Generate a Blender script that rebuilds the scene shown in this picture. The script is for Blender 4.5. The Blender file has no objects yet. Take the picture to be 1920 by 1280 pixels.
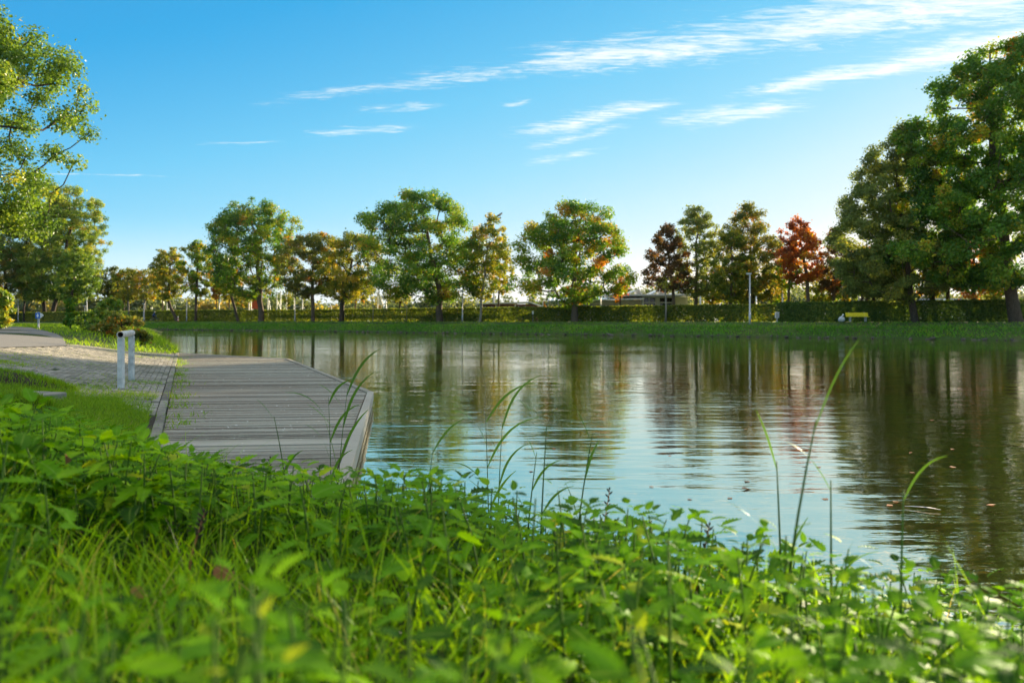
import bpy, bmesh, math, random
import numpy as np
from mathutils import Vector, Matrix

sc = bpy.context.scene
COL = sc.collection
R = math.radians

# ------------------------------------------------------------------ camera
F = 1500.0            # focal length in photo pixels (photo is 1920 wide)
HY = 601.5            # photo row of the horizon
CZ = 1.5              # camera height above the water (m)
cam = bpy.data.cameras.new('camera')
cam.lens = 36.0 * F / 1920.0
cam.sensor_width = 36.0
cam.shift_y = -(640 - HY) / 1920.0
cam.clip_start = 0.05
cam.clip_end = 3000
cam.dof.use_dof = True
cam.dof.focus_distance = 6.0
cam.dof.aperture_fstop = 3.8
camo = bpy.data.objects.new('camera', cam)
COL.objects.link(camo)
camo.location = (0, 0, CZ)
camo.rotation_euler = (R(90), 0, 0)
sc.camera = camo

# ------------------------------------------------------------------ light
SUN_AZ, SUN_EL = R(35.7), R(9.0)
world = bpy.data.worlds.new('World')
sc.world = world
world.use_nodes = True
WN, WL = world.node_tree.nodes, world.node_tree.links
SKY_STRENGTH = 0.05
sun = bpy.data.lights.new('sun', 'SUN')
sun.energy = 4.3
sun.angle = R(0.55)
sun.color = (1.0, 0.80, 0.52)
suno = bpy.data.objects.new('sun', sun)
COL.objects.link(suno)
sdir = Vector((math.sin(SUN_AZ) * math.cos(SUN_EL), math.cos(SUN_AZ) * math.cos(SUN_EL), math.sin(SUN_EL)))
suno.rotation_euler = sdir.to_track_quat('Z', 'Y').to_euler()
suno.location = (40, 60, 60)
sc.view_settings.view_transform = 'Standard'
sc.view_settings.look = 'None'
sc.view_settings.gamma = 1.0
sc.view_settings.exposure = 2.1
sc.render.film_transparent = False
sc.cycles.use_denoising = True
sc.cycles.max_bounces = 10
sc.cycles.transparent_max_bounces = 12
sc.cycles.sample_clamp_indirect = 8


class NT:
    """short-hand for building node trees"""
    def __init__(s, tree):
        s.t = tree
    def n(s, kind, **kw):
        nd = s.t.nodes.new(kind)
        for k, v in kw.items():
            setattr(nd, k, v)
        return nd
    def put(s, sock, v):
        if hasattr(v, 'is_output') or isinstance(v, bpy.types.NodeSocket):
            s.t.links.new(v, sock)
        else:
            sock.default_value = v
    def m(s, op, a, b=0.0, c=None, clamp=False):
        nd = s.n('ShaderNodeMath', operation=op, use_clamp=clamp)
        s.put(nd.inputs[0], a); s.put(nd.inputs[1], b)
        if c is not None: s.put(nd.inputs[2], c)
        return nd.outputs[0]
    def mr(s, v, a, b, c=0.0, d=1.0, smooth=True):
        nd = s.n('ShaderNodeMapRange')
        nd.interpolation_type = 'SMOOTHSTEP' if smooth else 'LINEAR'
        for i, x in enumerate((v, a, b, c, d)): s.put(nd.inputs[i], x)
        return nd.outputs[0]
    def noise(s, vec=None, scale=5.0, detail=4.0, rough=0.55, dist=0.0, dim='3D'):
        nd = s.n('ShaderNodeTexNoise', noise_dimensions=dim)
        if vec is not None: s.t.links.new(vec, nd.inputs['Vector'])
        nd.inputs['Scale'].default_value = scale
        nd.inputs['Detail'].default_value = detail
        nd.inputs['Roughness'].default_value = rough
        nd.inputs['Distortion'].default_value = dist
        return nd.outputs['Fac']
    def mapping(s, vec, loc=(0, 0, 0), rot=(0, 0, 0), scale=(1, 1, 1)):
        nd = s.n('ShaderNodeMapping')
        s.t.links.new(vec, nd.inputs[0])
        nd.inputs[1].default_value = loc; nd.inputs[2].default_value = rot; nd.inputs[3].default_value = scale
        return nd.outputs[0]
    def ramp(s, fac, stops):
        nd = s.n('ShaderNodeValToRGB')
        e = nd.color_ramp.elements
        while len(e) < len(stops): e.new(0.5)
        for i, (p, c) in enumerate(stops):
            e[i].position = p; e[i].color = (c[0], c[1], c[2], 1)
        s.put(nd.inputs[0], fac)
        return nd.outputs[0]
    def mix(s, fac, a, b, mode='MIX'):
        nd = s.n('ShaderNodeMix', data_type='RGBA', blend_type=mode)
        s.put(nd.inputs[0], fac)
        for i, v in ((6, a), (7, b)):
            if isinstance(v, tuple) and len(v) == 3: v = (*v, 1)
            s.put(nd.inputs[i], v)
        return nd.outputs[2]


# sky: Nishita graded, with thin cirrus laid out on a plane high above the place
W = NT(world.node_tree)
skyn = W.n('ShaderNodeTexSky', sky_type='NISHITA', sun_disc=False)
skyn.sun_elevation = SUN_EL
skyn.sun_rotation = SUN_AZ
skyn.altitude = 0
skyn.air_density = 1.0
skyn.dust_density = 0.12
skyn.ozone_density = 1.0
sepn = W.n('ShaderNodeSeparateColor')
W.put(sepn.inputs[0], skyn.outputs[0])
lum = sepn.outputs[1]
geo = W.n('ShaderNodeTexCoord')
sep = W.n('ShaderNodeSeparateXYZ')
W.put(sep.inputs[0], geo.outputs['Generated'])
lum = W.m('ADD', lum, W.mr(sep.outputs[2], 0.0, 0.13, 3.0, 0.0))   # pale band of haze low over the horizon
# the Nishita brightness carries the sky; its colours are graded like the photograph's
graded = W.ramp(W.m('DIVIDE', lum, 12.0), [(0.0, (0.030, 0.17, 0.50)), (0.10, (0.036, 0.24, 0.60)), (0.20, (0.048, 0.38, 0.76)), (0.30, (0.17, 0.56, 0.87)),
                                           (0.40, (0.32, 0.68, 0.91)), (0.55, (0.57, 0.81, 0.94)), (0.78, (0.84, 0.91, 0.94)), (1.0, (1.05, 1.0, 0.92))])
glow = W.m('MULTIPLY_ADD', W.m('MAXIMUM', W.m('SUBTRACT', lum, 12.0), 0.0), 0.04, 1.0)
glow = W.m('MINIMUM', glow, 3.0)
graded = W.mix(1.0, graded, glow, 'MULTIPLY')
dz = W.m('MAXIMUM', sep.outputs[2], 0.02)
cpx = W.m('DIVIDE', sep.outputs[0], dz)
cpy = W.m('DIVIDE', sep.outputs[1], dz)
cmb = W.n('ShaderNodeCombineXYZ')
W.put(cmb.inputs[0], cpx); W.put(cmb.inputs[1], cpy)
P2 = cmb.outputs[0]
warp = W.m('SUBTRACT', W.noise(P2, 2.2, 3, 0.6), 0.5)
STREAKS = [  # ends on the cloud plane, half width at both ends, gain
    ((-1.35, 3.72), (0.30, 3.09), 0.08, 0.20, 0.72),
    ((-0.15, 3.24), (1.05, 2.72), 0.20, 0.42, 1.0),
    ((0.50, 2.92), (2.10, 2.26), 0.36, 0.44, 1.12),
    ((1.9, 2.36), (3.8, 1.6), 0.34, 0.45, 0.9),
    ((0.92, 3.62), (1.70, 3.00), 0.12, 0.26, 1.10),
    ((1.30, 3.28), (2.60, 2.25), 0.28, 0.42, 1.35),
    ((-1.20, 4.30), (-0.45, 4.12), 0.16, 0.14, 0.80),
    ((-0.05, 4.42), (0.80, 3.55), 0.26, 0.18, 1.0),
    ((0.02, 4.75), (0.65, 4.00), 0.16, 0.12, 0.72),
    ((0.70, 4.12), (1.42, 3.62), 0.36, 0.18, 0.95),
    ((-0.75, 3.86), (-0.30, 3.66), 0.11, 0.10, 0.70),
    ((0.00, 5.2), (0.60, 4.55), 0.16, 0.12, 0.65),
    ((-0.10, 3.72), (0.12, 3.62), 0.07, 0.06, 0.75),
    ((-1.9, 4.55), (-1.2, 4.45), 0.07, 0.06, 0.62),
    ((-3.5, 5.4), (-2.2, 5.55), 0.08, 0.05, 0.75),
]
tot = None
for (A, B, w0, w1, g) in STREAKS:
    L = math.dist(A, B); d = ((B[0] - A[0]) / L, (B[1] - A[1]) / L)
    rx = W.m('SUBTRACT', cpx, A[0]); ry = W.m('SUBTRACT', cpy, A[1])
    u = W.m('DIVIDE', W.m('ADD', W.m('MULTIPLY', rx, d[0]), W.m('MULTIPLY', ry, d[1])), L)
    v = W.m('SUBTRACT', W.m('MULTIPLY', ry, d[0]), W.m('MULTIPLY', rx, d[1]))
    v = W.m('ABSOLUTE', W.m('MULTIPLY_ADD', warp, 0.30, v))
    wd = W.mr(u, 0, 1, w0, w1, False)
    q = W.mr(W.m('DIVIDE', v, wd), 0.0, 1.0, 1.0, 0.0, False)
    q = W.m('MULTIPLY', q, W.mr(u, -0.05, 0.35))
    q = W.m('MULTIPLY', q, W.mr(u, 0.70, 1.08, 1.0, 0.0))
    q = W.m('MULTIPLY', q, g)
    tot = q if tot is None else W.m('MAXIMUM', tot, q)
fv = W.mapping(P2, rot=(0, 0, R(27)), scale=(1.0, 3.4, 1))
fib = W.noise(fv, 2.9, 7, 0.74, 1.6)
fib2 = W.noise(W.mapping(P2, rot=(0, 0, R(48)), scale=(1.6, 7.0, 1)), 6.0, 4, 0.65, 0.6)
fibs = W.m('ADD', W.m('MULTIPLY', fib, 0.62), W.m('MULTIPLY', fib2, 0.38))
dens = W.m('ADD', W.m('MULTIPLY', tot, 1.35), W.m('MULTIPLY', W.m('SUBTRACT', fibs, 0.5), 4.8))
dens = W.m('MULTIPLY', W.mr(dens, 0.30, 2.0), W.mr(tot, 0.0, 0.25))
# unseen cloud cover added overhead to brighten and neutralise the foreground light
fill_veil = W.mr(W.noise(W.mapping(P2, loc=(3.3, 1.2, 0), rot=(0, 0, R(22)), scale=(0.5, 1.6, 1)), 0.8, 5, 0.64, 0.5), 0.34, 0.62, 0.55, 0.95)
fill_veil = W.m('MULTIPLY', fill_veil, W.mr(sep.outputs[2], 0.38, 0.62))
dens = W.m('MAXIMUM', dens, fill_veil)
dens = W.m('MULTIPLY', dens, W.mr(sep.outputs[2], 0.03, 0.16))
cloudcol = W.mix(0.15, (1.30, 1.20, 1.0), graded)   # thin ice cloud in low sun, raised and warmed to light the foreground
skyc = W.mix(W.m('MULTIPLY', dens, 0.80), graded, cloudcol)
# graded values are display-referred: bring them to the scale of the Nishita sky again
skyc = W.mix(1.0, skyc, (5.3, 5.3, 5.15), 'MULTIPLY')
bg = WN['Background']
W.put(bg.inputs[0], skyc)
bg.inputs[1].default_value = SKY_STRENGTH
world.cycles.sampling_method = 'MANUAL'
world.cycles.sample_map_resolution = 512

# ------------------------------------------------------------------ materials
MATS = {}


def newmat(name):
    m = bpy.data.materials.new(name)
    m.use_nodes = True
    m.node_tree.nodes.clear()
    t = NT(m.node_tree)
    out = t.n('ShaderNodeOutputMaterial')
    MATS[name] = m
    return m, t, out


def leafmat(name, stops, trans=0.45, gloss=0.05, tint=(1.25, 1.15, 0.6), rough=0.4, rib=False):
    m, t, out = newmat(name)
    at = t.n('ShaderNodeAttribute', attribute_name='tone')
    oi = t.n('ShaderNodeObjectInfo')
    tone = t.m('ADD', at.outputs['Fac'], t.m('MULTIPLY', t.m('SUBTRACT', oi.outputs['Random'], 0.5), 0.12 if rib else 0.0))
    c = t.ramp(tone, stops)
    if rib:
        rb = t.n('ShaderNodeAttribute', attribute_name='rib')
        c = t.mix(t.mr(rb.outputs['Fac'], 0.0, 0.16, 0.40, 0.0), c, (0.34, 0.48, 0.08))
        c = t.mix(t.mr(t.noise(None, 90.0, 3), 0.35, 0.7, 0.0, 0.35), c, (0.06, 0.14, 0.006))
    df = t.n('ShaderNodeBsdfDiffuse'); t.put(df.inputs[0], c)
    tr = t.n('ShaderNodeBsdfTranslucent')
    t.put(tr.inputs[0], t.mix(1.0, c, tint, 'MULTIPLY'))
    mx = t.n('ShaderNodeMixShader'); mx.inputs[0].default_value = trans
    t.t.links.new(df.outputs[0], mx.inputs[1]); t.t.links.new(tr.outputs[0], mx.inputs[2])
    gl = t.n('ShaderNodeBsdfGlossy'); gl.inputs['Roughness'].default_value = rough
    gl.inputs[0].default_value = (0.9, 0.95, 1, 1)
    m2 = t.n('ShaderNodeMixShader')
    fr = t.n('ShaderNodeLayerWeight'); fr.inputs[0].default_value = 0.25
    t.put(m2.inputs[0], t.m('ADD', t.m('MULTIPLY', fr.outputs['Facing'], gloss), gloss * .35))
    t.t.links.new(mx.outputs[0], m2.inputs[1]); t.t.links.new(gl.outputs[0], m2.inputs[2])
    t.t.links.new(m2.outputs[0], out.inputs[0])
    return m


def plain(name, col, rough=0.6, metal=0.0, var=0.25, scale=6.0, bump=0.0, spec=0.4, stretch=(1, 1, 1), col2=None):
    m, t, out = newmat(name)
    b = t.n('ShaderNodeBsdfPrincipled')
    tc = t.n('ShaderNodeTexCoord')
    vec = t.mapping(tc.outputs['Object'], scale=stretch)
    nz = t.noise(vec, scale, 6, 0.6)
    oi = t.n('ShaderNodeObjectInfo')
    f = t.m('ADD', t.m('MULTIPLY', nz, 0.7), t.m('MULTIPLY', oi.outputs['Random'], 0.3))
    d = col2 or tuple(c * (1 - var) for c in col)
    c = t.mix(t.mr(f, 0.3, 0.72), d, tuple(min(1, c * (1 + var * .5)) for c in col))
    t.put(b.inputs['Base Color'], c)
    b.inputs['Roughness'].default_value = rough
    b.inputs['Metallic'].default_value = metal
    b.inputs['Specular IOR Level'].default_value = spec
    if bump:
        bn = t.n('ShaderNodeBump'); bn.inputs['Strength'].default_value = bump
        bn.inputs['Distance'].default_value = 0.02
        t.put(bn.inputs['Height'], t.noise(vec, scale * 3, 6, 0.65))
        t.t.links.new(bn.outputs[0], b.inputs['Normal'])
    t.t.links.new(b.outputs[0], out.inputs[0])
    return m


G1, G2, G3 = (0.040, 0.115, 0.012), (0.095, 0.230, 0.017), (0.23, 0.34, 0.014)
YEL, ORA, RED, MAR = (0.45, 0.36, 0.02), (0.52, 0.19, 0.016), (0.46, 0.065, 0.016), (0.14, 0.034, 0.024)
leafmat('leaf_green', [(0.0, G1), (0.35, G2), (0.62, G3), (0.84, YEL), (1.0, ORA)])
leafmat('leaf_yellow', [(0.0, (0.070, 0.131, 0.014)), (0.35, (0.193, 0.245, 0.021)), (0.65, (0.455, 0.385, 0.026)), (1.0, ORA)])
leafmat('leaf_olive', [(0.0, (0.06, 0.09, 0.018)), (0.45, (0.14, 0.18, 0.028)), (0.8, (0.30, 0.27, 0.035)), (1.0, ORA)])
leafmat('leaf_linden', [(0.0, (0.06, 0.09, 0.025)), (0.5, (0.19, 0.26, 0.06)), (0.85, (0.33, 0.37, 0.07)), (1.0, YEL)])
leafmat('leaf_red', [(0.0, (0.16, 0.05, 0.02)), (0.45, (0.44, 0.11, 0.02)), (0.8, (0.56, 0.24, 0.02)), (1.0, YEL)])
leafmat('leaf_maroon', [(0.0, (0.06, 0.055, 0.02)), (0.5, (0.13, 0.085, 0.03)), (0.8, (0.22, 0.085, 0.03)), (1.0, ORA)])
leafmat('leaf_bright', [(0.0, (0.061, 0.131, 0.018)), (0.45, (0.158, 0.271, 0.028)), (0.8, (0.333, 0.403, 0.052)), (1.0, YEL)])
leafmat('leaf_hedge', [(0.0, (0.04, 0.07, 0.010)), (0.5, (0.12, 0.19, 0.016)), (0.85, (0.32, 0.34, 0.02)), (1.0, YEL)], trans=0.55)
leafmat('leaf_hedge_dark', [(0.0, (0.035, 0.075, 0.012)), (0.6, (0.095, 0.18, 0.022)), (1.0, (0.24, 0.29, 0.04))], trans=0.4)
leafmat('leaf_far', [(0.0, (0.070, 0.105, 0.052)), (0.5, (0.149, 0.193, 0.070)), (0.8, (0.333, 0.280, 0.061)), (1.0, (0.525, 0.245, 0.052))])
leafmat('grass_near', [(0.0, (0.03, 0.08, 0.004)), (0.5, (0.23, 0.46, 0.005)), (0.9, (0.39, 0.58, 0.010)), (1.0, (0.56, 0.48, 0.10))], trans=0.45, gloss=0.025)
leafmat('grass_mid', [(0.0, (0.09, 0.17, 0.012)), (0.5, (0.24, 0.42, 0.016)), (0.85, (0.38, 0.48, 0.03)), (1.0, (0.52, 0.42, 0.16))], trans=0.4, gloss=0.02)
leafmat('grass_far', [(0.0, (0.05, 0.15, 0.02)), (0.5, (0.14, 0.36, 0.035)), (0.85, (0.29, 0.38, 0.045)), (1.0, (0.36, 0.28, 0.10))], trans=0.4, gloss=0.02)
leafmat('nettle_leaf', [(0.0, (0.020, 0.085, 0.002)), (0.5, (0.165, 0.41, 0.002)), (0.85, (0.30, 0.55, 0.004)), (1.0, (0.60, 0.50, 0.03))], trans=0.40, gloss=0.02, rough=0.45, rib=True)
leafmat('reed_leaf', [(0.0, (0.052, 0.140, 0.021)), (0.6, (0.131, 0.280, 0.026)), (1.0, (0.280, 0.385, 0.035))], trans=0.4, gloss=0.05)
plain('nettle_stem', (0.06, 0.13, 0.015), 0.6, spec=0.15)
plain('bark', (0.120, 0.088, 0.062), 0.9, 0, 0.5, 3.0, 0.8, 0.2, (6, 6, 1))
plain('bark_dark', (0.050, 0.038, 0.030), 0.9, 0, 0.4, 3.0, 0.8, 0.2, (6, 6, 1))
plain('bark_pale', (0.23, 0.21, 0.17), 0.9, 0, 0.4, 3.0, 0.5, 0.2, (6, 6, 1))
plain('steel', (0.42, 0.44, 0.46), 0.45, 0.3, 0.15)
plain('white_paint', (0.78, 0.78, 0.76), 0.5, 0, 0.12)
plain('post_paint', (0.56, 0.56, 0.54), 0.55, 0, 0.5, 9.0)
plain('pipe_paint', (0.55, 0.50, 0.46), 0.5, 0, 0.5, 9.0, col2=(0.25, 0.16, 0.11))
plain('black_hole', (0.01, 0.01, 0.01), 0.9)
plain('yellow_paint', (0.82, 0.66, 0.01), 0.45, 0, 0.08)
plain('red_paint', (0.78, 0.11, 0.04), 0.55, 0, 0.12)
plain('sign_blue', (0.02, 0.15, 0.55), 0.4, 0, 0.08)
plain('cloth_white', (0.80, 0.79, 0.74), 0.9, 0, 0.1)
plain('cloth_orange', (0.80, 0.30, 0.03), 0.9, 0, 0.1)
plain('cloth_blue', (0.03, 0.07, 0.22), 0.9, 0, 0.2)
plain('trousers', (0.03, 0.03, 0.04), 0.9, 0, 0.2)
plain('skin', (0.55, 0.36, 0.27), 0.6, 0, 0.1)
plain('hair_grey', (0.5, 0.48, 0.45), 0.8, 0, 0.1)
plain('rubber', (0.02, 0.02, 0.02), 0.7)
plain('roof_metal', (0.76, 0.80, 0.84), 0.5, 0.0, 0.12, 2.0)
plain('wall_cream', (0.80, 0.74, 0.58), 0.8, 0, 0.1, 2.0)
plain('wall_brick', (0.22, 0.10, 0.07), 0.85, 0, 0.25, 9.0)
plain('roof_slate', (0.20, 0.21, 0.23), 0.7, 0, 0.2, 4.0)
plain('stone', (0.11, 0.10, 0.085), 0.9, 0, 0.4, 5.0, 0.6)
plain('kerb_concrete', (0.24, 0.22, 0.17), 0.9, 0, 0.55, 8.0, 0.6)
plain('slab_concrete', (0.27, 0.25, 0.20), 0.9, 0, 0.3, 6.0, 0.5)
plain('asphalt', (0.20, 0.195, 0.185), 0.9, 0, 0.25, 12.0, 0.5)
plain('path_gravel', (0.26, 0.24, 0.21), 0.9, 0, 0.25, 4.0, 0.3)
plain('soil', (0.060, 0.042, 0.026), 0.95, 0, 0.5, 7.0, 0.9)
plain('bag_plastic', (0.62, 0.63, 0.66), 0.4, 0, 0.3, 9.0)
plain('dead_leaf', (0.50, 0.20, 0.07), 0.8, 0, 0.35, 12.0)
plain('petal', (0.75, 0.72, 0.66), 0.8, 0, 0.2)


def paver_mat():
    m, t, out = newmat('paver')
    b = t.n('ShaderNodeBsdfPrincipled'); b.inputs['Roughness'].default_value = 0.9
    b.inputs['Specular IOR Level'].default_value = 0.25
    tc = t.n('ShaderNodeTexCoord')
    g = t.n('ShaderNodeNewGeometry')
    oi = t.n('ShaderNodeObjectInfo')
    rnd = t.m('FRACT', t.m('ADD', g.outputs['Random Per Island'], oi.outputs['Random']))
    n1 = t.noise(g.outputs['Position'], 1.3, 5, 0.6)
    n2 = t.noise(g.outputs['Position'], 45.0, 4, 0.6)
    c = t.ramp(t.m('ADD', t.m('MULTIPLY', n1, 0.55), t.m('MULTIPLY', rnd, 0.45)),
               [(0.2, (0.19, 0.175, 0.14)), (0.5, (0.30, 0.275, 0.225)), (0.85, (0.40, 0.37, 0.305))])
    c = t.mix(t.mr(n2, 0.4, 0.75, 0.0, 0.35), c, (0.13, 0.125, 0.10))
    c = t.mix(t.mr(t.noise(g.outputs['Position'], 0.7, 6, 0.65), 0.46, 0.70, 0.0, 0.65), c, (0.11, 0.115, 0.055))
    t.put(b.inputs['Base Color'], c)
    bn = t.n('ShaderNodeBump'); bn.inputs['Strength'].default_value = 0.5; bn.inputs['Distance'].default_value = 0.01
    t.put(bn.inputs['Height'], n2); t.t.links.new(bn.outputs[0], b.inputs['Normal'])
    t.t.links.new(b.outputs[0], out.inputs[0])
paver_mat()


def plank_mat():
    m, t, out = newmat('plank_wood')
    b = t.n('ShaderNodeBsdfPrincipled'); b.inputs['Roughness'].default_value = 0.75
    b.inputs['Specular IOR Level'].default_value = 0.3
    g = t.n('ShaderNodeNewGeometry'); oi = t.n('ShaderNodeObjectInfo')
    pos = t.mapping(g.outputs['Position'], rot=(0, 0, R(-7)))
    grain = t.noise(t.mapping(pos, scale=(1.2, 30, 30)), 3.0, 6, 0.65)
    base = t.ramp(t.m('ADD', t.m('MULTIPLY', grain, 0.62), t.m('MULTIPLY', oi.outputs['Random'], 0.38)),
                  [(0.25, (0.13, 0.105, 0.075)), (0.5, (0.34, 0.305, 0.235)), (0.78, (0.54, 0.50, 0.41))])
    warm = t.mr(t.noise(g.outputs['Position'], 0.22, 3, 0.5), 0.38, 0.62)
    base = t.mix(t.m('MULTIPLY', warm, 0.38), base, (0.19, 0.12, 0.07))
    lich = t.noise(t.mapping(pos, scale=(5, 13, 1)), 2.4, 6, 0.72)
    lmask = t.m('MULTIPLY', t.mr(lich, 0.53, 0.62), t.mr(t.noise(g.outputs['Position'], 0.35, 3), 0.38, 0.60))
    base = t.mix(t.m('MULTIPLY', lmask, 0.75), base, (0.40, 0.42, 0.30))
    base = t.mix(t.m('MULTIPLY', t.mr(t.noise(g.outputs['Position'], 26, 2), 0.70, 0.74), 0.8), base, (0.55, 0.52, 0.45))
    t.put(b.inputs['Base Color'], base)
    bn = t.n('ShaderNodeBump'); bn.inputs['Strength'].default_value = 0.6; bn.inputs['Distance'].default_value = 0.012
    t.put(bn.inputs['Height'], t.noise(t.mapping(pos, scale=(1.0, 60, 1)), 2.0, 3, 0.5)); t.t.links.new(bn.outputs[0], b.inputs['Normal'])
    t.t.links.new(b.outputs[0], out.inputs[0])
plank_mat()


def ground_mat(name, stops, scale):
    m, t, out = newmat(name)
    b = t.n('ShaderNodeBsdfPrincipled'); b.inputs['Roughness'].default_value = 0.95
    b.inputs['Specular IOR Level'].default_value = 0.15
    g = t.n('ShaderNodeNewGeometry')
    n1 = t.noise(g.outputs['Position'], scale, 8, 0.65)
    n2 = t.noise(g.outputs['Position'], scale * 14, 4, 0.6)
    t.put(b.inputs['Base Color'], t.ramp(t.m('ADD', t.m('MULTIPLY', n1, 0.6), t.m('MULTIPLY', n2, 0.4)), stops))
    bn = t.n('ShaderNodeBump'); bn.inputs['Strength'].default_value = 0.8; bn.inputs['Distance'].default_value = 0.05
    t.put(bn.inputs['Height'], n2); t.t.links.new(bn.outputs[0], b.inputs['Normal'])
    t.t.links.new(b.outputs[0], out.inputs[0])
ground_mat('ground_near', [(0.25, (0.035, 0.030, 0.016)), (0.5, (0.045, 0.070, 0.016)), (0.75, (0.085, 0.105, 0.03))], 0.9)
ground_mat('ground_far', [(0.25, (0.035, 0.060, 0.018)), (0.5, (0.050, 0.095, 0.022)), (0.75, (0.11, 0.10, 0.04))], 0.25)


def water_mat():
    m, t, out = newmat('water')
    g = t.n('ShaderNodeNewGeometry')
    b = t.n('ShaderNodeBsdfPrincipled')
    b.inputs['Base Color'].default_value = (0.06, 0.045, 0.013, 1)
    b.inputs['Roughness'].default_value = 0.015
    b.inputs['IOR'].default_value = 1.45
    b.inputs['Specular IOR Level'].default_value = 0.6
    pos = g.outputs['Position']
    # small wind wavelets, calmer in wide patches
    calm = t.mr(t.noise(t.mapping(pos, rot=(0, 0, R(12)), scale=(0.05, 0.12, 1)), 1.0, 3, 0.5), 0.36, 0.62, 0.22, 1.0)
    n1 = t.noise(t.mapping(pos, rot=(0, 0, R(8)), scale=(0.5, 1.9, 1)), 1.7, 2, 0.5, 0.3)
    n2 = t.noise(t.mapping(pos, rot=(0, 0, R(-10)), scale=(1.0, 3.4, 1)), 3.0, 3, 0.6, 0.5)
    n4 = t.noise(t.mapping(pos, rot=(0, 0, R(5)), scale=(1.3, 3.2, 1)), 9.0, 2, 0.5, 0.3)
    n3 = t.noise(t.mapping(pos, scale=(0.25, 0.5, 1)), 0.8, 2, 0.5)
    h = t.m('ADD', t.m('MULTIPLY', n1, 0.60), t.m('MULTIPLY', n2, 0.17))
    h = t.m('ADD', h, t.m('MULTIPLY', n4, 0.014))
    n5 = t.noise(t.mapping(pos, rot=(0, 0, R(-6)), scale=(0.30, 1.0, 1)), 1.0, 3, 0.55, 0.4)
    h = t.m('ADD', t.m('MULTIPLY', h, calm), t.m('ADD', t.m('MULTIPLY', n3, 0.7), t.m('MULTIPLY', n5, 0.9)))
    bn = t.n('ShaderNodeBump'); bn.inputs['Strength'].default_value = 1.0; bn.inputs['Distance'].default_value = 0.019
    t.put(bn.inputs['Height'], h)
    t.t.links.new(bn.outputs[0], b.inputs['Normal'])
    gl = t.n('ShaderNodeBsdfGlossy'); gl.inputs['Roughness'].default_value = 0.015; gl.inputs[0].default_value = (1.0, 0.93, 0.74, 1)
    t.t.links.new(bn.outputs[0], gl.inputs['Normal'])
    mx = t.n('ShaderNodeMixShader'); mx.inputs[0].default_value = 0.66
    t.t.links.new(b.outputs[0], mx.inputs[1]); t.t.links.new(gl.outputs[0], mx.inputs[2])
    t.t.links.new(mx.outputs[0], out.inputs[0])
water_mat()


def glass_mat():
    m, t, out = newmat('window_glass')
    b = t.n('ShaderNodeBsdfPrincipled')
    b.inputs['Base Color'].default_value = (0.02, 0.018, 0.016, 1); b.inputs['Roughness'].default_value = 0.08
    t.t.links.new(b.outputs[0], out.inputs[0])
glass_mat()

# ------------------------------------------------------------------ object helpers
def new_obj(name, me, mat, parent=None, loc=None):
    o = bpy.data.objects.new(name, me)
    COL.objects.link(o)
    if mat is not None and not me.materials:
        me.materials.append(MATS[mat])
    if parent is not None: o.parent = parent
    if loc is not None: o.location = loc
    return o


def tag(o, label=None, cat=None, group=None, kind=None):
    if label: o['label'] = label
    if cat: o['category'] = cat
    if group: o['group'] = group
    if kind: o['kind'] = kind
    return o


def thing(name, label, cat, loc=(0, 0, 0), rz=0.0, group=None):
    o = bpy.data.objects.new(name, None)
    COL.objects.link(o)
    o.empty_display_size = 0.2
    o.location = loc; o.rotation_euler = (0, 0, rz)
    return tag(o, label, cat, group)


def npmesh(name, V, faces, attrs=None, smooth=False):
    """V (n,3); faces: (m,k) array or list of arrays of differing k"""
    me = bpy.data.meshes.new(name)
    V = np.asarray(V, np.float32).reshape(-1, 3)
    if not isinstance(faces, list): faces = [faces]
    faces = [np.asarray(f, np.int32) for f in faces if len(f)]
    idx = np.concatenate([f.ravel() for f in faces]).astype(np.int32)
    tot = np.concatenate([np.full(len(f), f.shape[1], np.int32) for f in faces])
    st = np.concatenate([[0], np.cumsum(tot)[:-1]]).astype(np.int32)
    me.vertices.add(len(V)); me.vertices.foreach_set('co', V.ravel())
    me.loops.add(len(idx)); me.loops.foreach_set('vertex_index', idx)
    me.polygons.add(len(tot)); me.polygons.foreach_set('loop_start', st); me.polygons.foreach_set('loop_total', tot)
    for k, a in (attrs or {}).items():
        at = me.attributes.new(k, 'FLOAT', 'POINT')
        at.data.foreach_set('value', np.asarray(a, np.float32))
    me.update(calc_edges=True)
    me.polygons.foreach_set('use_smooth', np.full(len(tot), bool(smooth)))
    return me


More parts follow.
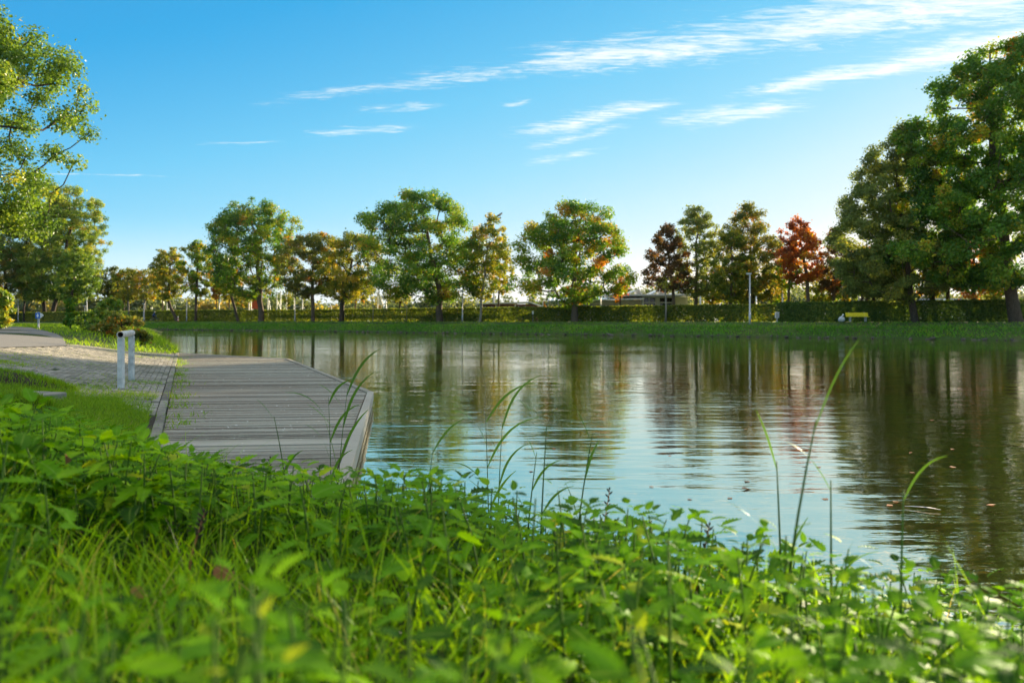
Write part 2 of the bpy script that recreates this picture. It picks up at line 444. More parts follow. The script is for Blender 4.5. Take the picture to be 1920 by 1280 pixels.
class MB:
    """collects boxes, prisms, bars and tubes into one mesh"""
    def __init__(s):
        s.v, s.f = [], []
    def add(s, V, Fs):
        o = len(s.v)
        s.v += [tuple(p) for p in V]; s.f += [tuple(i + o for i in f) for f in Fs]
        return s
    def box(s, lo, hi):
        x0, y0, z0 = lo; x1, y1, z1 = hi
        return s.prism([(x0, y0), (x1, y0), (x1, y1), (x0, y1)], z0, z1)
    def prism(s, poly, z0, z1):
        n = len(poly)
        V = [(x, y, z0) for x, y in poly] + [(x, y, z1) for x, y in poly]
        Fs = [tuple(range(n))[::-1], tuple(range(n, 2 * n))] + [(i, (i + 1) % n, n + (i + 1) % n, n + i) for i in range(n)]
        return s.add(V, Fs)
    def bar(s, a, b, w, h=None):
        h = h or w
        a, b = Vector(a), Vector(b); d = (b - a).normalized()
        up = Vector((0, 0, 1)) if abs(d.z) < 0.95 else Vector((0, 1, 0))
        x = d.cross(up).normalized() * w / 2; y = x.cross(d).normalized() * h / 2
        V = [a - x - y, a + x - y, a + x + y, a - x + y, b - x - y, b + x - y, b + x + y, b - x + y]
        return s.add(V, [(3, 2, 1, 0), (4, 5, 6, 7), (0, 1, 5, 4), (1, 2, 6, 5), (2, 3, 7, 6), (3, 0, 4, 7)])
    def tube(s, pts, rad, n=8, cap=True):
        pts = [Vector(p) for p in pts]
        if not hasattr(rad, '__len__'): rad = [rad] * len(pts)
        V, Fs = [], []
        ref = None
        for i, p in enumerate(pts):
            d = (pts[min(i + 1, len(pts) - 1)] - pts[max(i - 1, 0)]).normalized()
            if ref is None:
                ref = d.orthogonal().normalized()
            ref = (ref - d * ref.dot(d)).normalized()
            q = d.cross(ref)
            for k in range(n):
                a = 2 * math.pi * k / n
                V.append(p + (ref * math.cos(a) + q * math.sin(a)) * rad[i])
        for i in range(len(pts) - 1):
            for k in range(n):
                k2 = (k + 1) % n
                Fs.append((i * n + k, i * n + k2, (i + 1) * n + k2, (i + 1) * n + k))
        if cap:
            Fs.append(tuple(range(n))[::-1]); Fs.append(tuple((len(pts) - 1) * n + k for k in range(n)))
        return s.add(V, Fs)
    def build(s, name, mat, parent=None, loc=None, smooth=False, bevel=0.0):
        me = bpy.data.meshes.new(name)
        me.from_pydata(s.v, [], s.f); me.update()
        if smooth: me.polygons.foreach_set('use_smooth', np.ones(len(me.polygons), bool))
        o = new_obj(name, me, mat, parent, loc)
        if bevel:
            b = o.modifiers.new('bevel', 'BEVEL'); b.width = bevel; b.segments = 2; b.limit_method = 'ANGLE'
        return o


def X_at(px, D): return (px - 960.0) / F * D
def Z_at(py, D): return CZ - (py - HY) / F * D
def D_at(py, z): return (CZ - z) * F / (py - HY)
def sstep(a, b, x):
    t = np.clip((np.asarray(x, float) - a) / (b - a), 0, 1)
    return t * t * (3 - 2 * t)


def vnoise(x, y, seed=0, oct=3):
    """cheap smooth 2-d noise in about -1..1"""
    r = np.random.RandomState(seed); v = 0; a = 1.0; tot = 0
    for o in range(oct):
        for k in range(3):
            th = r.uniform(0, 2 * np.pi); f = (2 ** o) * r.uniform(0.7, 1.3); ph = r.uniform(0, 6.28)
            v = v + a * np.sin((x * np.cos(th) + y * np.sin(th)) * f + ph + 1.3 * np.sin((x * np.sin(th) - y * np.cos(th)) * f * 0.7 + ph * 2))
        tot += a * 2.2; a *= 0.55
    return v / tot

# ------------------------------------------------------------------ terrain
SHORE = np.array([(120, -85), (30, -18), (8, -1.7), (2.8, 1.95), (1.15, 3.2), (-0.9, 5.0), (-2.5, 6.5), (-3.35, 7.6),
                  (-3.6, 8.2), (-9.2, 21.9), (-13.0, 31.2), (-17, 41), (-28, 64), (-53, 118), (-92, 200), (-230, 500)], float)


def shore_s(x, y):
    """signed distance inland from the near shore"""
    x = np.asarray(x, float); y = np.asarray(y, float)
    best = np.full(x.shape, 1e9); sg = np.ones(x.shape)
    for a, b in zip(SHORE[:-1], SHORE[1:]):
        d = b - a; L2 = d @ d
        t = np.clip(((x - a[0]) * d[0] + (y - a[1]) * d[1]) / L2, 0, 1)
        qx, qy = a[0] + t * d[0], a[1] + t * d[1]
        ds = np.hypot(x - qx, y - qy)
        cr = d[0] * (y - a[1]) - d[1] * (x - a[0])
        upd = ds < best - 1e-9
        best = np.where(upd, ds, best); sg = np.where(upd, np.sign(cr), sg)
    return best * sg


def prof_pave(s): return np.interp(s, [0, 1, 3, 5.5, 8, 60], [0.27, 0.37, 0.70, 1.05, 1.13, 1.17])


def near_z(x, y):
    s = shore_s(x, y)
    zn = np.interp(s, [-3, -0.4, 0, 0.5, 1.1, 1.8, 2.6, 3.6, 6, 60], [-1.2, -0.35, 0.0, 0.34, 0.60, 0.80, 0.93, 1.02, 1.12, 1.17])
    zn = zn + 0.03 * vnoise(x * 2.2, y * 2.2, 4) * sstep(0.2, 0.8, s)
    zp = np.where(s < 0.36, -0.4, prof_pave(s) - 0.016)
    zb = np.interp(s, [-3, -0.3, 0, 0.5, 1.5, 3.5, 7, 60], [-1.2, -0.3, 0.0, 0.26, 0.55, 0.90, 1.10, 1.17])
    zb = zb + 0.04 * vnoise(x * 0.8, y * 0.8, 5) * sstep(0.3, 1.5, s)
    wp = sstep(7.4, 8.6, y) * (1 - sstep(30.5, 31.6, y))
    wb = sstep(30.5, 31.6, y)
    return zn * (1 - np.maximum(wp, wb)) * (wp + wb < 1) + zp * wp + zb * wb


def spaced(lo, hi, fine_lo, fine_hi, step, grow=1.12):
    g = list(np.arange(fine_lo, fine_hi, step)); d = step
    v = g[-1]
    while v < hi: d *= grow; v += d; g.append(v)
    v = g[0]; d = step
    while v > lo: d *= grow; v -= d; g.insert(0, v)
    return np.array(g)


def grid_mesh(name, xs, ys, zf, keep=None):
    gx, gy = np.meshgrid(xs, ys)
    z = zf(gx, gy)
    V = np.stack([gx, gy, z], -1).reshape(-1, 3)
    nx, ny = len(xs), len(ys)
    i = np.arange(nx * ny).reshape(ny, nx)
    q = np.stack([i[:-1, :-1], i[:-1, 1:], i[1:, 1:], i[1:, :-1]], -1).reshape(-1, 4)
    if keep is not None:
        c = V[q].mean(1)
        q = q[keep(c[:, 0], c[:, 1], c[:, 2])]
    return npmesh(name, V, q, smooth=True)


nb = new_obj('near_bank', grid_mesh('near_bank', spaced(-260, 140, -6, 5, 0.11), spaced(-90, 420, -0.5, 9, 0.11), near_z,
                                    lambda x, y, z: (shore_s(x, y) > -4)), 'ground_near')
tag(nb, kind='structure')

# far bank: water edge line and hedge line
W0, W1 = np.array((38.9, 60.8)), np.array((-51.4, 129.0))
WD = (W1 - W0) / np.linalg.norm(W1 - W0)
WNRM = np.array((WD[1], -WD[0]))          # to the right of the direction = away from the camera
if WNRM @ np.array((0, 1)) < 0: WNRM = -WNRM
H0, H1 = np.array((45.7, 73.0)), np.array((-69.0, 154.0))
BZ = 1.36


def far_pt(t, s):                          # t metres along the edge from W0, s metres inland
    return W0 + WD * t + WNRM * s


def far_z(s): return np.interp(s, [-4, -0.4, 0, 0.25, 1.2, 2.4, 4.2, 6.2, 2000], [-1.2, -0.4, -0.02, 0.20, 0.52, 0.85, 1.05, BZ, BZ])


def hedge_D(px):
    a = (px - 960) / F
    d = H1 - H0
    t = (H0[0] - a * H0[1]) / (a * d[1] - d[0])
    return H0[1] + d[1] * t


ts = np.concatenate([np.arange(-200, -40, 8), np.arange(-40, 170, 1.0), np.arange(170, 400, 10)])
ss = np.array([-4, -1.5, -0.4, 0, 0.12, 0.25, 0.6, 1.2, 1.8, 2.4, 3.2, 4.2, 5.2, 6.2, 7, 8, 10, 14, 20, 30, 60, 120, 240, 380, 520])
T, S = np.meshgrid(ts, ss)
XY = W0[None, None] + WD * T[..., None] + WNRM * S[..., None]
Z = far_z(S) + 0.05 * vnoise(T * 0.9, S * 0.9, 8) * (S > 0.1) * (S < 7)
i = np.arange(T.size).reshape(T.shape)
q = np.stack([i[:-1, :-1], i[1:, :-1], i[1:, 1:], i[:-1, 1:]], -1).reshape(-1, 4)
fb = new_obj('far_bank', npmesh('far_bank', np.dstack([XY, Z]).reshape(-1, 3), q, smooth=True), 'ground_far')
tag(fb, kind='structure')

wm = MB().add([(-480, -200, 0), (560, -200, 0), (560, 640, 0), (-480, 640, 0)], [(0, 1, 2, 3)])
tag(wm.build('water', 'water'), kind='structure')

# gravel path along the far bank
def strip(name, mat, s0, s1, t0, t1, dz, n=60):
    mb = MB()
    V, Fs = [], []
    for k, t in enumerate(np.linspace(t0, t1, n)):
        w = 0.08 * math.sin(k * 1.7)
        for s in (s0 + w, s1 + w * 0.5):
            p = far_pt(t, s); V.append((p[0], p[1], BZ + dz))
    for k in range(n - 1): Fs.append((2 * k, 2 * k + 1, 2 * k + 3, 2 * k + 2))
    o = mb.add(V, Fs).build(name, mat)
    return tag(o, kind='structure')
strip('path', 'path_gravel', 7.0, 8.9, -60, 200, 0.06)

# road on the near side, lying on the bank
rp = np.array([(-13.7, 24.6), (-16.8, 30.0), (-30, 49), (-60, 80), (-75, 70), (-50, 25), (-20, 12.5), (-12.2, 18.0)], float)
def in_poly(px, py, poly):
    px = np.asarray(px); py = np.asarray(py); r = np.zeros(px.shape, bool)
    for (x0, y0), (x1, y1) in zip(poly, np.roll(poly, -1, 0)):
        c = ((y0 > py) != (y1 > py)) & (px < (x1 - x0) * (py - y0) / (y1 - y0 + 1e-12) + x0)
        r ^= c
    return r
rm = bpy.data.meshes.new('road'); bm = bmesh.new()
bm.faces.new([bm.verts.new((x, y, 0)) for x, y in rp]); bm.normal_update()
bmesh.ops.triangulate(bm, faces=bm.faces[:])
bmesh.ops.subdivide_edges(bm, edges=bm.edges[:], cuts=9, use_grid_fill=True)
for v in bm.verts:
    v.co.z = float(near_z(v.co.x, v.co.y)) + 0.03
bm.to_mesh(rm); bm.free()
tag(new_obj('road', rm, 'asphalt'), kind='structure')

# ------------------------------------------------------------------ foliage helpers
def unit(a): return a / np.maximum(np.linalg.norm(a, axis=-1, keepdims=True), 1e-9)


def leaf_cards(C, Nn, L, Wd, tone, rng, fold=0.18):
    """diamond leaves: centre C, normal Nn, length L, width Wd -> verts, quads, tone"""
    n = len(C)
    Nn = unit(Nn)
    t = unit(np.cross(Nn, rng.normal(size=(n, 3))))
    b = np.cross(Nn, t)
    L = L[:, None]; Wd = Wd[:, None]
    k = rng.uniform(-0.15, 0.15, (n, 1))
    V = np.stack([C - t * L * .5 - Nn * L * fold * .5, C + b * Wd * .5 + t * L * k, C + t * L * .5 - Nn * L * fold, C - b * Wd * .5 + t * L * k], 1)
    q = np.arange(n * 4).reshape(n, 4)
    return V.reshape(-1, 3), q, np.repeat(tone, 4)


def tubes_np(paths, sides):
    """paths: list of (pts (k,3), radii (k,)) -> V, quads"""
    Vs, Qs, o = [], [], 0
    ang = np.arange(sides) * 2 * np.pi / sides
    for pts, rad in paths:
        k = len(pts)
        d = np.gradient(pts, axis=0); d = unit(d)
        ref = np.array((1.0, 0.13, 0.07)) if abs(d[0][0]) < 0.9 else np.array((0.0, 1.0, 0.1))
        a = unit(np.cross(d, ref)); b = np.cross(d, a)
        ring = pts[:, None] + (a[:, None] * np.cos(ang)[None, :, None] + b[:, None] * np.sin(ang)[None, :, None]) * rad[:, None, None]
        Vs.append(ring.reshape(-1, 3))
        ii = o + np.arange(k * sides).reshape(k, sides)
        nx = np.roll(ii, -1, 1)
        Qs.append(np.stack([ii[:-1], nx[:-1], nx[1:], ii[1:]], -1).reshape(-1, 4))
        o += k * sides
    return np.concatenate(Vs), np.concatenate(Qs)


def tree(name, label, px, D, rows, trunk, pal, seed, leaf=0.30, dens=1.0, tone=(0.42, 0.16), group=None,
         bark='bark', base_z=None, lean=0.0, fork=None, depth=0.9, shell=2.0, clumpk=1.0, warm=None, fill=1.0):
    """rows: photo outline of the crown [(row, left, right)...]; D metres away. Built as a real volume."""
    rng = np.random.RandomState(seed)
    sc_ = D / F
    bx, by = X_at(px, D), D
    bz = BZ if base_z is None else base_z
    rows = sorted(rows, key=lambda r: -r[0])       # bottom first
    zs = np.array([Z_at(r[0], D) for r in rows]) - bz
    cx = np.array([X_at((r[1] + r[2]) / 2, D) for r in rows]) - bx
    hw = np.array([(r[2] - r[1]) / 2 * sc_ for r in rows])
    zlo, zhi = zs[0] - 0.25 * hw[0], zs[-1] + 0.18 * hw[-1]
    zz = np.concatenate([[zlo], zs, [zhi]]); cc = np.concatenate([[cx[0]], cx, [cx[-1]]]); hh = np.concatenate([[hw[0] * .3], hw, [hw[-1] * .25]])
    H = zhi
    rmax = hh.max()
    # clump centres
    rc0 = (0.090 * rmax + 0.27) * clumpk
    vol_n = int(np.clip(2.6 * rmax * (zhi - zlo) / rc0 ** 2 * 0.78 * fill, 30, 480))
    cl = []
    while len(cl) < vol_n:
        z = rng.uniform(zlo, zhi); w = np.interp(z, zz, hh)
        if rng.uniform() > (w / rmax) ** 1.0 + 0.08: continue
        th = rng.uniform(0, 2 * np.pi)
        rr = rng.uniform() ** (1 / shell)
        rr *= 1 + 0.05 * math.sin(3 * th + seed) + 0.06 * math.sin(5 * th + z * 1.1 + seed * 2)
        w = max(w * 1.03 - rc0 * 0.10, 0.1)
        cl.append((np.interp(z, zz, cc) + w * rr * math.cos(th), depth * w * rr * math.sin(th), z))
    cl = np.array(cl)
    # skeleton
    fz = zlo + 0.12 * (zhi - zlo) if fork is None else fork * (zhi - zlo) + zlo
    top = zlo + 0.62 * (zhi - zlo)
    nt = 9
    tz = np.linspace(0, top, nt)
    tx = np.interp(tz, [0, max(zlo, .1), top], [0, lean + 0.3 * np.interp(zlo, zz, cc), np.interp(top, zz, cc) * 0.8])
    tp = np.stack([tx + rng.normal(0, 0.03, nt) * trunk * (tz > 0.5) * 3, rng.normal(0, 0.03, nt) * trunk * (tz > .5) * 3, tz], 1)
    nodes = [tuple(p) for p in tp]; par = [i - 1 for i in range(nt)]
    order = np.argsort(np.hypot(cl[:, 0] - np.interp(cl[:, 2], tz, tx), cl[:, 1]) + 0.25 * cl[:, 2])
    NA = np.array(nodes)
    elig = NA[:, 2] >= min(fz, top) - 1e-6
    elig[-1] = True
    limb = []
    for k in order:
        c = cl[k]
        dv = c - NA
        cost = np.linalg.norm(dv, axis=1) + np.maximum(0, -dv[:, 2]) * 2.0 + np.where(elig, 0, 1e6)
        j = int(np.argmin(cost))
        mid = NA[j] * 0.5 + c * 0.5 + np.array((0, 0, -0.06)) * np.linalg.norm(dv[j]) + rng.normal(0, 0.05, 3) * np.linalg.norm(dv[j])
        NA = np.vstack([NA, mid, c]); par += [j, len(NA) - 2]; elig = np.append(elig, [True, True])
    n = len(NA)
    rad = np.full(n, 0.0); kids = np.zeros(n)
    for i_ in par[1:]:
        if i_ >= 0: kids[i_] += 1
    r2 = np.where(kids == 0, 1.0, 0.0)
    for i_ in range(n - 1, 0, -1):
        r2[par[i_]] += r2[i_]
    rad = (r2 / r2[0]) ** 0.5 * trunk * 0.5 * 0.92
    rad = np.maximum(rad, 0.018)
    paths = []
    trad = rad[:nt].copy()
    trad = np.maximum(trad, trunk * 0.5 * np.linspace(0.9, 0.18, nt))
    tpp = np.vstack([tp[:1] - (0, 0, 0.25), tp[:1], tp[:1] + (tp[1] - tp[0]) * 0.10, tp[1:]])
    trr = np.concatenate([[trunk * .78, trunk * .66, trunk * 0.53], trad[1:]])
    vt, qt = tubes_np([(tpp, trr)], 12)
    for i_ in range(nt, n):
        j = par[i_]
        r1 = min(rad[i_] * 1.12, rad[j] if j >= nt else trad[j] * .8)
        paths.append((np.array([NA[j], NA[i_]]), np.array([r1, rad[i_]])))
    vb, qb = tubes_np(paths, 5)
    th = thing(name, label, 'tree', (bx, by, bz), 0, group)
    new_obj('trunk', npmesh('trunk', np.vstack([vt, vb]), np.vstack([qt, qb + len(vt)]), smooth=True), bark, th)
    # foliage
    rc = rc0 * rng.uniform(0.60, 1.25, len(cl))
    per = np.maximum(6, (dens * 17.0 * (rc / leaf) ** 2)).astype(int)
    per = np.minimum(per, 600)
    idx = np.repeat(np.arange(len(cl)), per)
    m = len(idx)
    g = rng.normal(size=(m, 3)); g = unit(g) * (rng.uniform(size=(m, 1)) ** 0.45)
    stray = np.where(rng.uniform(size=(m, 1)) < .06, 1.6, 1.0)
    off = g * stray * rc[idx][:, None] * np.array((1.05, 1.05, 0.80))
    C = cl[idx] + off
    nn = unit(off + 1e-6) * 0.55 + np.array((0, 0, 0.55)) + rng.normal(size=(m, 3)) * 0.55
    Ls = leaf * rng.uniform(0.65, 1.50, m)
    ct = rng.normal(tone[0], tone[1], len(cl))
    if warm is not None:                     # autumn colour stronger on one side / at the tips of the crown
        ct += warm * (cl[:, 0] / rmax) 
    ct += np.where(rng.uniform(size=len(cl)) < .06, .32, 0.0)            # whole sprays already turned
    tn = np.clip(ct[idx] + rng.normal(0, 0.09, m) + np.where(rng.uniform(size=m) < .06, .35, 0), 0.0, 1.0)
    V, q, ta = leaf_cards(C, nn, Ls, Ls * rng.uniform(0.55, 0.85, m), tn, rng)
    new_obj('crown', npmesh('crown', V, q, {'tone': ta}), pal, th)
    return th

# ------------------------------------------------------------------ far bank trees
dF = lambda px, off=-2.2: hedge_D(px) + off      # in front of the hedge
GRP = 'trees along the far bank'
tree('maple_tree', 'huge green maple at the right edge, thickest trunk, crown reaching highest', 1905, 70.5,
     [(92, 1850, 1965), (130, 1765, 1972), (200, 1722, 1975), (280, 1712, 1975), (350, 1700, 1970), (420, 1668, 1965), (470, 1655, 1962), (520, 1770, 1950)],
     1.1, 'leaf_green', 1, 0.248, 1.02, (0.36, 0.17), GRP, lean=0.2, fork=0.0, warm=0.12, fill=1.3, depth=1.05)
tree('linden_tree', 'dark grey-green linden behind the bench, left of the huge maple', 1716, 76.0,
     [(245, 1672, 1722), (300, 1612, 1752), (380, 1580, 1775), (440, 1566, 1795), (500, 1562, 1800), (540, 1590, 1780)],
     0.68, 'leaf_linden', 2, 0.192, 1.02, (0.38, 0.13), GRP, fork=0.05, shell=2.4)
tree('maple_tree', 'broad maple with orange patches, standing alone left of the gap in the trees', 1077, dF(1077),
     [(392, 1035, 1130), (408, 1002, 1152), (432, 985, 1160), (462, 974, 1184), (492, 966, 1192), (520, 955, 1188), (545, 962, 1172), (560, 1035, 1115)],
     0.85, 'leaf_green', 3, 0.240, 0.72, (0.44, 0.19), GRP, fork=0.02, warm=0.12, fill=1.25)
tree('maple_tree', 'largest round-crowned green maple in the middle of the far bank', 825, dF(825),
     [(362, 762, 822), (378, 722, 868), (402, 692, 892), (432, 688, 902), (462, 684, 915), (492, 680, 922), (520, 686, 924), (542, 705, 905), (556, 790, 858)],
     0.95, 'leaf_green', 4, 0.248, 0.68, (0.36, 0.17), GRP, fork=0.0, warm=0.12, fill=1.25)
tree('slender_tree', 'slender forked tree hugging the right side of the round-crowned maple', 900, dF(900, -1.2),
     [(404, 914, 932), (424, 896, 946), (452, 880, 958), (482, 872, 960), (512, 872, 950), (540, 880, 946), (558, 890, 925)],
     0.36, 'leaf_yellow', 5, 0.240, 0.59, (0.30, 0.16), GRP, bark='bark_pale', fork=0.0)
tree('maple_tree', 'olive and yellow maple, short trunk, just left of the round-crowned maple', 640, dF(640),
     [(444, 640, 692), (458, 618, 724), (490, 594, 738), (520, 590, 732), (545, 598, 700), (560, 620, 668)],
     0.75, 'leaf_yellow', 6, 0.248, 0.77, (0.34, 0.18), GRP, fork=0.05)
tree('maple_tree', 'dark olive maple with straight bare trunk between two yellow-green ones', 587, dF(587),
     [(442, 560, 622), (460, 532, 646), (490, 516, 654), (520, 520, 650), (546, 540, 630)],
     0.6, 'leaf_olive', 7, 0.248, 0.85, (0.42, 0.16), GRP, fork=0.05)
tree('maple_tree', 'tall dome-crowned maple with trunk forking low beside the red board', 490, dF(490),
     [(380, 442, 508), (394, 408, 535), (416, 391, 553), (442, 387, 566), (472, 389, 560), (502, 396, 545), (530, 402, 528), (548, 440, 520)],
     0.95, 'leaf_green', 8, 0.264, 0.64, (0.40, 0.18), GRP, fork=0.0, warm=0.12, fill=1.25)
tree('leaning_tree', 'small leaning tree with bent trunk left of the dome-crowned maple', 447, dF(447, -2.8),
     [(488, 398, 446), (515, 392, 458), (542, 410, 456)], 0.5, 'leaf_green', 9, 0.264, 0.68, (0.56, 0.17), GRP, lean=-1.0, fork=0.0)
tree('maple_tree', 'narrow pointed green tree fourth in the row left of the red board', 367, dF(367),
     [(452, 362, 378), (468, 345, 394), (492, 334, 408), (520, 330, 410), (546, 345, 396)], 0.5, 'leaf_green', 10, 0.288, 0.68, (0.55, 0.17), GRP)
tree('leaning_tree', 'yellowing tree with leaning trunk above the red and white post', 332, dF(332),
     [(468, 300, 336), (484, 288, 345), (512, 280, 350), (540, 286, 346), (558, 305, 338)], 0.6, 'leaf_yellow', 11, 0.288, 0.68, (0.36, 0.17), GRP, lean=-1.4)
tree('maple_tree', 'small yellow forked tree near the cyclist', 270, dF(270),
     [(506, 260, 286), (522, 248, 302), (545, 248, 304), (558, 258, 292)], 0.42, 'leaf_yellow', 12, 0.288, 0.64, (0.48, 0.16), GRP, bark='bark_pale', fork=0.0)
tree('maple_tree', 'small yellow-olive tree with thin pale trunk behind the shoreline bush', 241, dF(241),
     [(508, 218, 262), (530, 206, 272), (554, 214, 264)], 0.36, 'leaf_yellow', 13, 0.288, 0.64, (0.34, 0.16), GRP, bark='bark_pale')
tree('dark_tree', 'small dark olive tree in the gap right of the left grove', 200, dF(200, 3),
     [(506, 190, 232), (524, 176, 244), (550, 178, 232)], 0.36, 'leaf_olive', 14, 0.288, 0.68, (0.34, 0.14), GRP)
tree('poplar_tree', 'tall feathery light green tree, right edge of the left grove', 97, dF(97, 3),
     [(352, 108, 150), (375, 92, 184), (410, 84, 197), (450, 80, 200), (490, 76, 192), (530, 84, 178), (556, 92, 150)],
     1.0, 'leaf_bright', 15, 0.288, 0.77, (0.40, 0.17), GRP, bark='bark_dark', shell=2.4, warm=0.10)
tree('poplar_tree', 'tall feathery light green tree left of its twin in the left grove', 84, dF(84, 4),
     [(350, 35, 108), (400, 18, 138), (460, 0, 148), (520, 10, 138), (556, 35, 120)], 0.9, 'leaf_bright', 16, 0.288, 0.77, (0.34, 0.16), GRP, bark='bark_dark')
tree('dark_tree', 'dark spreading tree at the left edge of the grove', 18, dF(18, -3),
     [(400, -70, 50), (450, -90, 86), (510, -90, 78), (550, -50, 60)], 0.9, 'leaf_olive', 17, 0.304, 0.77, (0.40, 0.2), GRP, bark='bark_dark')
tree('small_tree', 'small forked dark tree in front of the hedge left of the blue sign', 45, dF(45, -3),
     [(490, 25, 70), (520, 15, 80), (550, 22, 72)], 0.4, 'leaf_olive', 18, 0.272, 0.77, (0.4, 0.18), GRP, bark='bark_dark')
tree('small_tree', 'low bright green tree below the feathery grove trees', 133, 122.0,
     [(470, 122, 160), (498, 102, 184), (530, 98, 186), (558, 110, 165)], 0.35, 'leaf_bright', 19, 0.240, 0.77, (0.30, 0.14), GRP, base_z=1.15)
tree('maple_tree', 'near tall maple whose leafy crown enters the picture at the top left', -130, 48.0,
     [(10, -190, -60), (48, -230, 40), (100, -280, 105), (150, -310, 126), (200, -330, 138), (236, -330, 152), (280, -320, 124), (330, -300, 116), (390, -280, 76), (450, -250, 50)],
     0.8, 'leaf_bright', 20, 0.176, 0.64, (0.30, 0.17), GRP, base_z=1.15, bark='bark_dark', shell=1.9)
# behind the hedge
GB = 'trees behind the hedge'
dB = lambda px, off=5.0: hedge_D(px) + off
tree('copper_maple', 'dark copper-leaved tree at the left of the right-hand group', 1264, dB(1264),
     [(424, 1240, 1262), (446, 1226, 1276), (472, 1211, 1286), (502, 1205, 1294), (526, 1204, 1292), (542, 1236, 1284)], 0.42, 'leaf_maroon', 21, 0.224, 0.77, (0.40, 0.20), GB)
tree('linden_tree', 'pointed green linden right behind the dark copper tree', 1305, dB(1305, 8),
     [(390, 1294, 1318), (405, 1280, 1334), (428, 1268, 1346), (462, 1262, 1352), (502, 1256, 1358), (545, 1266, 1346)], 0.5, 'leaf_linden', 22, 0.208, 0.68, (0.50, 0.16), GB, shell=2.2)
tree('linden_tree', 'olive tree with yellow shoulder between the pointed linden and the lamp post', 1368, dB(1368),
     [(436, 1348, 1388), (468, 1338, 1410), (512, 1332, 1416), (555, 1340, 1410)], 0.42, 'leaf_yellow', 23, 0.224, 0.77, (0.20, 0.14), GB)
tree('linden_tree', 'pointed olive linden directly behind the tall lamp post', 1412, dB(1412, 9),
     [(386, 1392, 1414), (404, 1372, 1438), (430, 1362, 1446), (462, 1352, 1464), (502, 1344, 1478), (552, 1352, 1466)], 0.48, 'leaf_olive', 24, 0.208, 0.68, (0.50, 0.16), GB, shell=2.2)
tree('red_maple', 'red and orange maple, brightest tree of the far bank', 1518, dB(1518, 4),
     [(412, 1482, 1508), (432, 1463, 1530), (462, 1460, 1538), (490, 1462, 1544), (520, 1468, 1540)], 0.40, 'leaf_red', 25, 0.216, 0.9, (0.52, 0.22), GB, fork=0.0, warm=0.22)
tree('small_tree', 'green tree with thin trunk beneath and left of the red maple', 1478, dB(1478, 7),
     [(470, 1462, 1500), (500, 1452, 1512), (535, 1460, 1506)], 0.32, 'leaf_green', 26, 0.224, 0.68, (0.5, 0.18), GB)
tree('copper_maple', 'narrow dark red tree squeezed between the red maple and the linden', 1562, dB(1562, 8),
     [(432, 1554, 1574), (462, 1545, 1590), (500, 1538, 1598), (545, 1540, 1594)], 0.35, 'leaf_maroon', 27, 0.224, 0.77, (0.4, 0.18), GB)
tree('small_tree', 'yellow-green tree with curved trunk behind the bench', 1606, dB(1606, 4),
     [(490, 1572, 1640), (520, 1570, 1645), (545, 1590, 1630)], 0.36, 'leaf_green', 28, 0.224, 0.64, (0.62, 0.17), GB, lean=0.6, fork=0.1)
tree('small_tree', 'green tree with dark upright trunk behind the bench, right of the curved one', 1626, dB(1626, 9),
     [(470, 1590, 1660), (505, 1585, 1668), (535, 1600, 1655)], 0.45, 'leaf_olive', 29, 0.224, 0.68, (0.5, 0.17), GB, bark='bark_dark')
tree('small_tree', 'dark leaning tree behind the hedge, left of the linden trunk', 1645, dB(1645, 5),
     [(480, 1620, 1700), (515, 1622, 1705), (545, 1640, 1690)], 0.4, 'leaf_green', 30, 0.224, 0.64, (0.62, 0.17), GB, bark='bark_dark', lean=-0.8)
tree('small_tree', 'dark trunked tree right of the linden trunk behind the hedge', 1747, dB(1747, 4),
     [(450, 1700, 1800), (490, 1695, 1806), (530, 1705, 1795), (548, 1730, 1775)], 0.55, 'leaf_green', 31, 0.224, 0.59, (0.60, 0.18), GB, bark='bark_dark', fork=0.0)
tree('small_tree', 'slim tree between the linden and the orange tree', 1778, dB(1778, 7),
     [(470, 1745, 1810), (510, 1745, 1815), (540, 1755, 1800)], 0.4, 'leaf_yellow', 32, 0.224, 0.59, (0.30, 0.18), GB, bark='bark_dark')
tree('orange_tree', 'orange many-stemmed tree just left of the huge maple trunk', 1826, dB(1826, 4),
     [(430, 1802, 1856), (465, 1778, 1872), (505, 1772, 1882), (540, 1782, 1876), (555, 1800, 1850)], 0.42, 'leaf_red', 33, 0.224, 0.55, (0.72, 0.14), GB, fork=0.0)
tree('small_tree', 'yellow-green backlit tree beside the huge maple trunk', 1862, dB(1862, 10),
     [(470, 1838, 1905), (515, 1830, 1905), (552, 1836, 1898)], 0.35, 'leaf_yellow', 34, 0.224, 0.59, (0.30, 0.14), GB)
tree('small_tree', 'small bright orange tree in front of the clubhouse', 1163, dB(1163, 3),
     [(520, 1158, 1176), (537, 1150, 1180), (554, 1150, 1172), (566, 1155, 1168)], 0.22, 'leaf_red', 35, 0.176, 0.68, (0.62, 0.14), GB, fork=0.0)
tree('small_tree', 'low yellow-green tree beside the right end of the clubhouse', 1335, dB(1335, 14),
     [(512, 1322, 1362), (538, 1304, 1376), (562, 1312, 1366)], 0.3, 'leaf_green', 36, 0.240, 0.68, (0.66, 0.14), GB)
tree('small_tree', 'small yellow tree with thin trunk behind the hedge left of the middle maple', 751, dB(751, 4),
     [(536, 732, 768), (550, 706, 772), (565, 728, 768)], 0.28, 'leaf_yellow', 37, 0.208, 0.51, (0.30, 0.13), GB)
tree('small_tree', 'small yellow-green sapling among the white frames', 541, dB(541, 3),
     [(545, 532, 550), (560, 530, 552), (572, 534, 548)], 0.14, 'leaf_yellow', 38, 0.208, 0.51, (0.26, 0.13), GB)
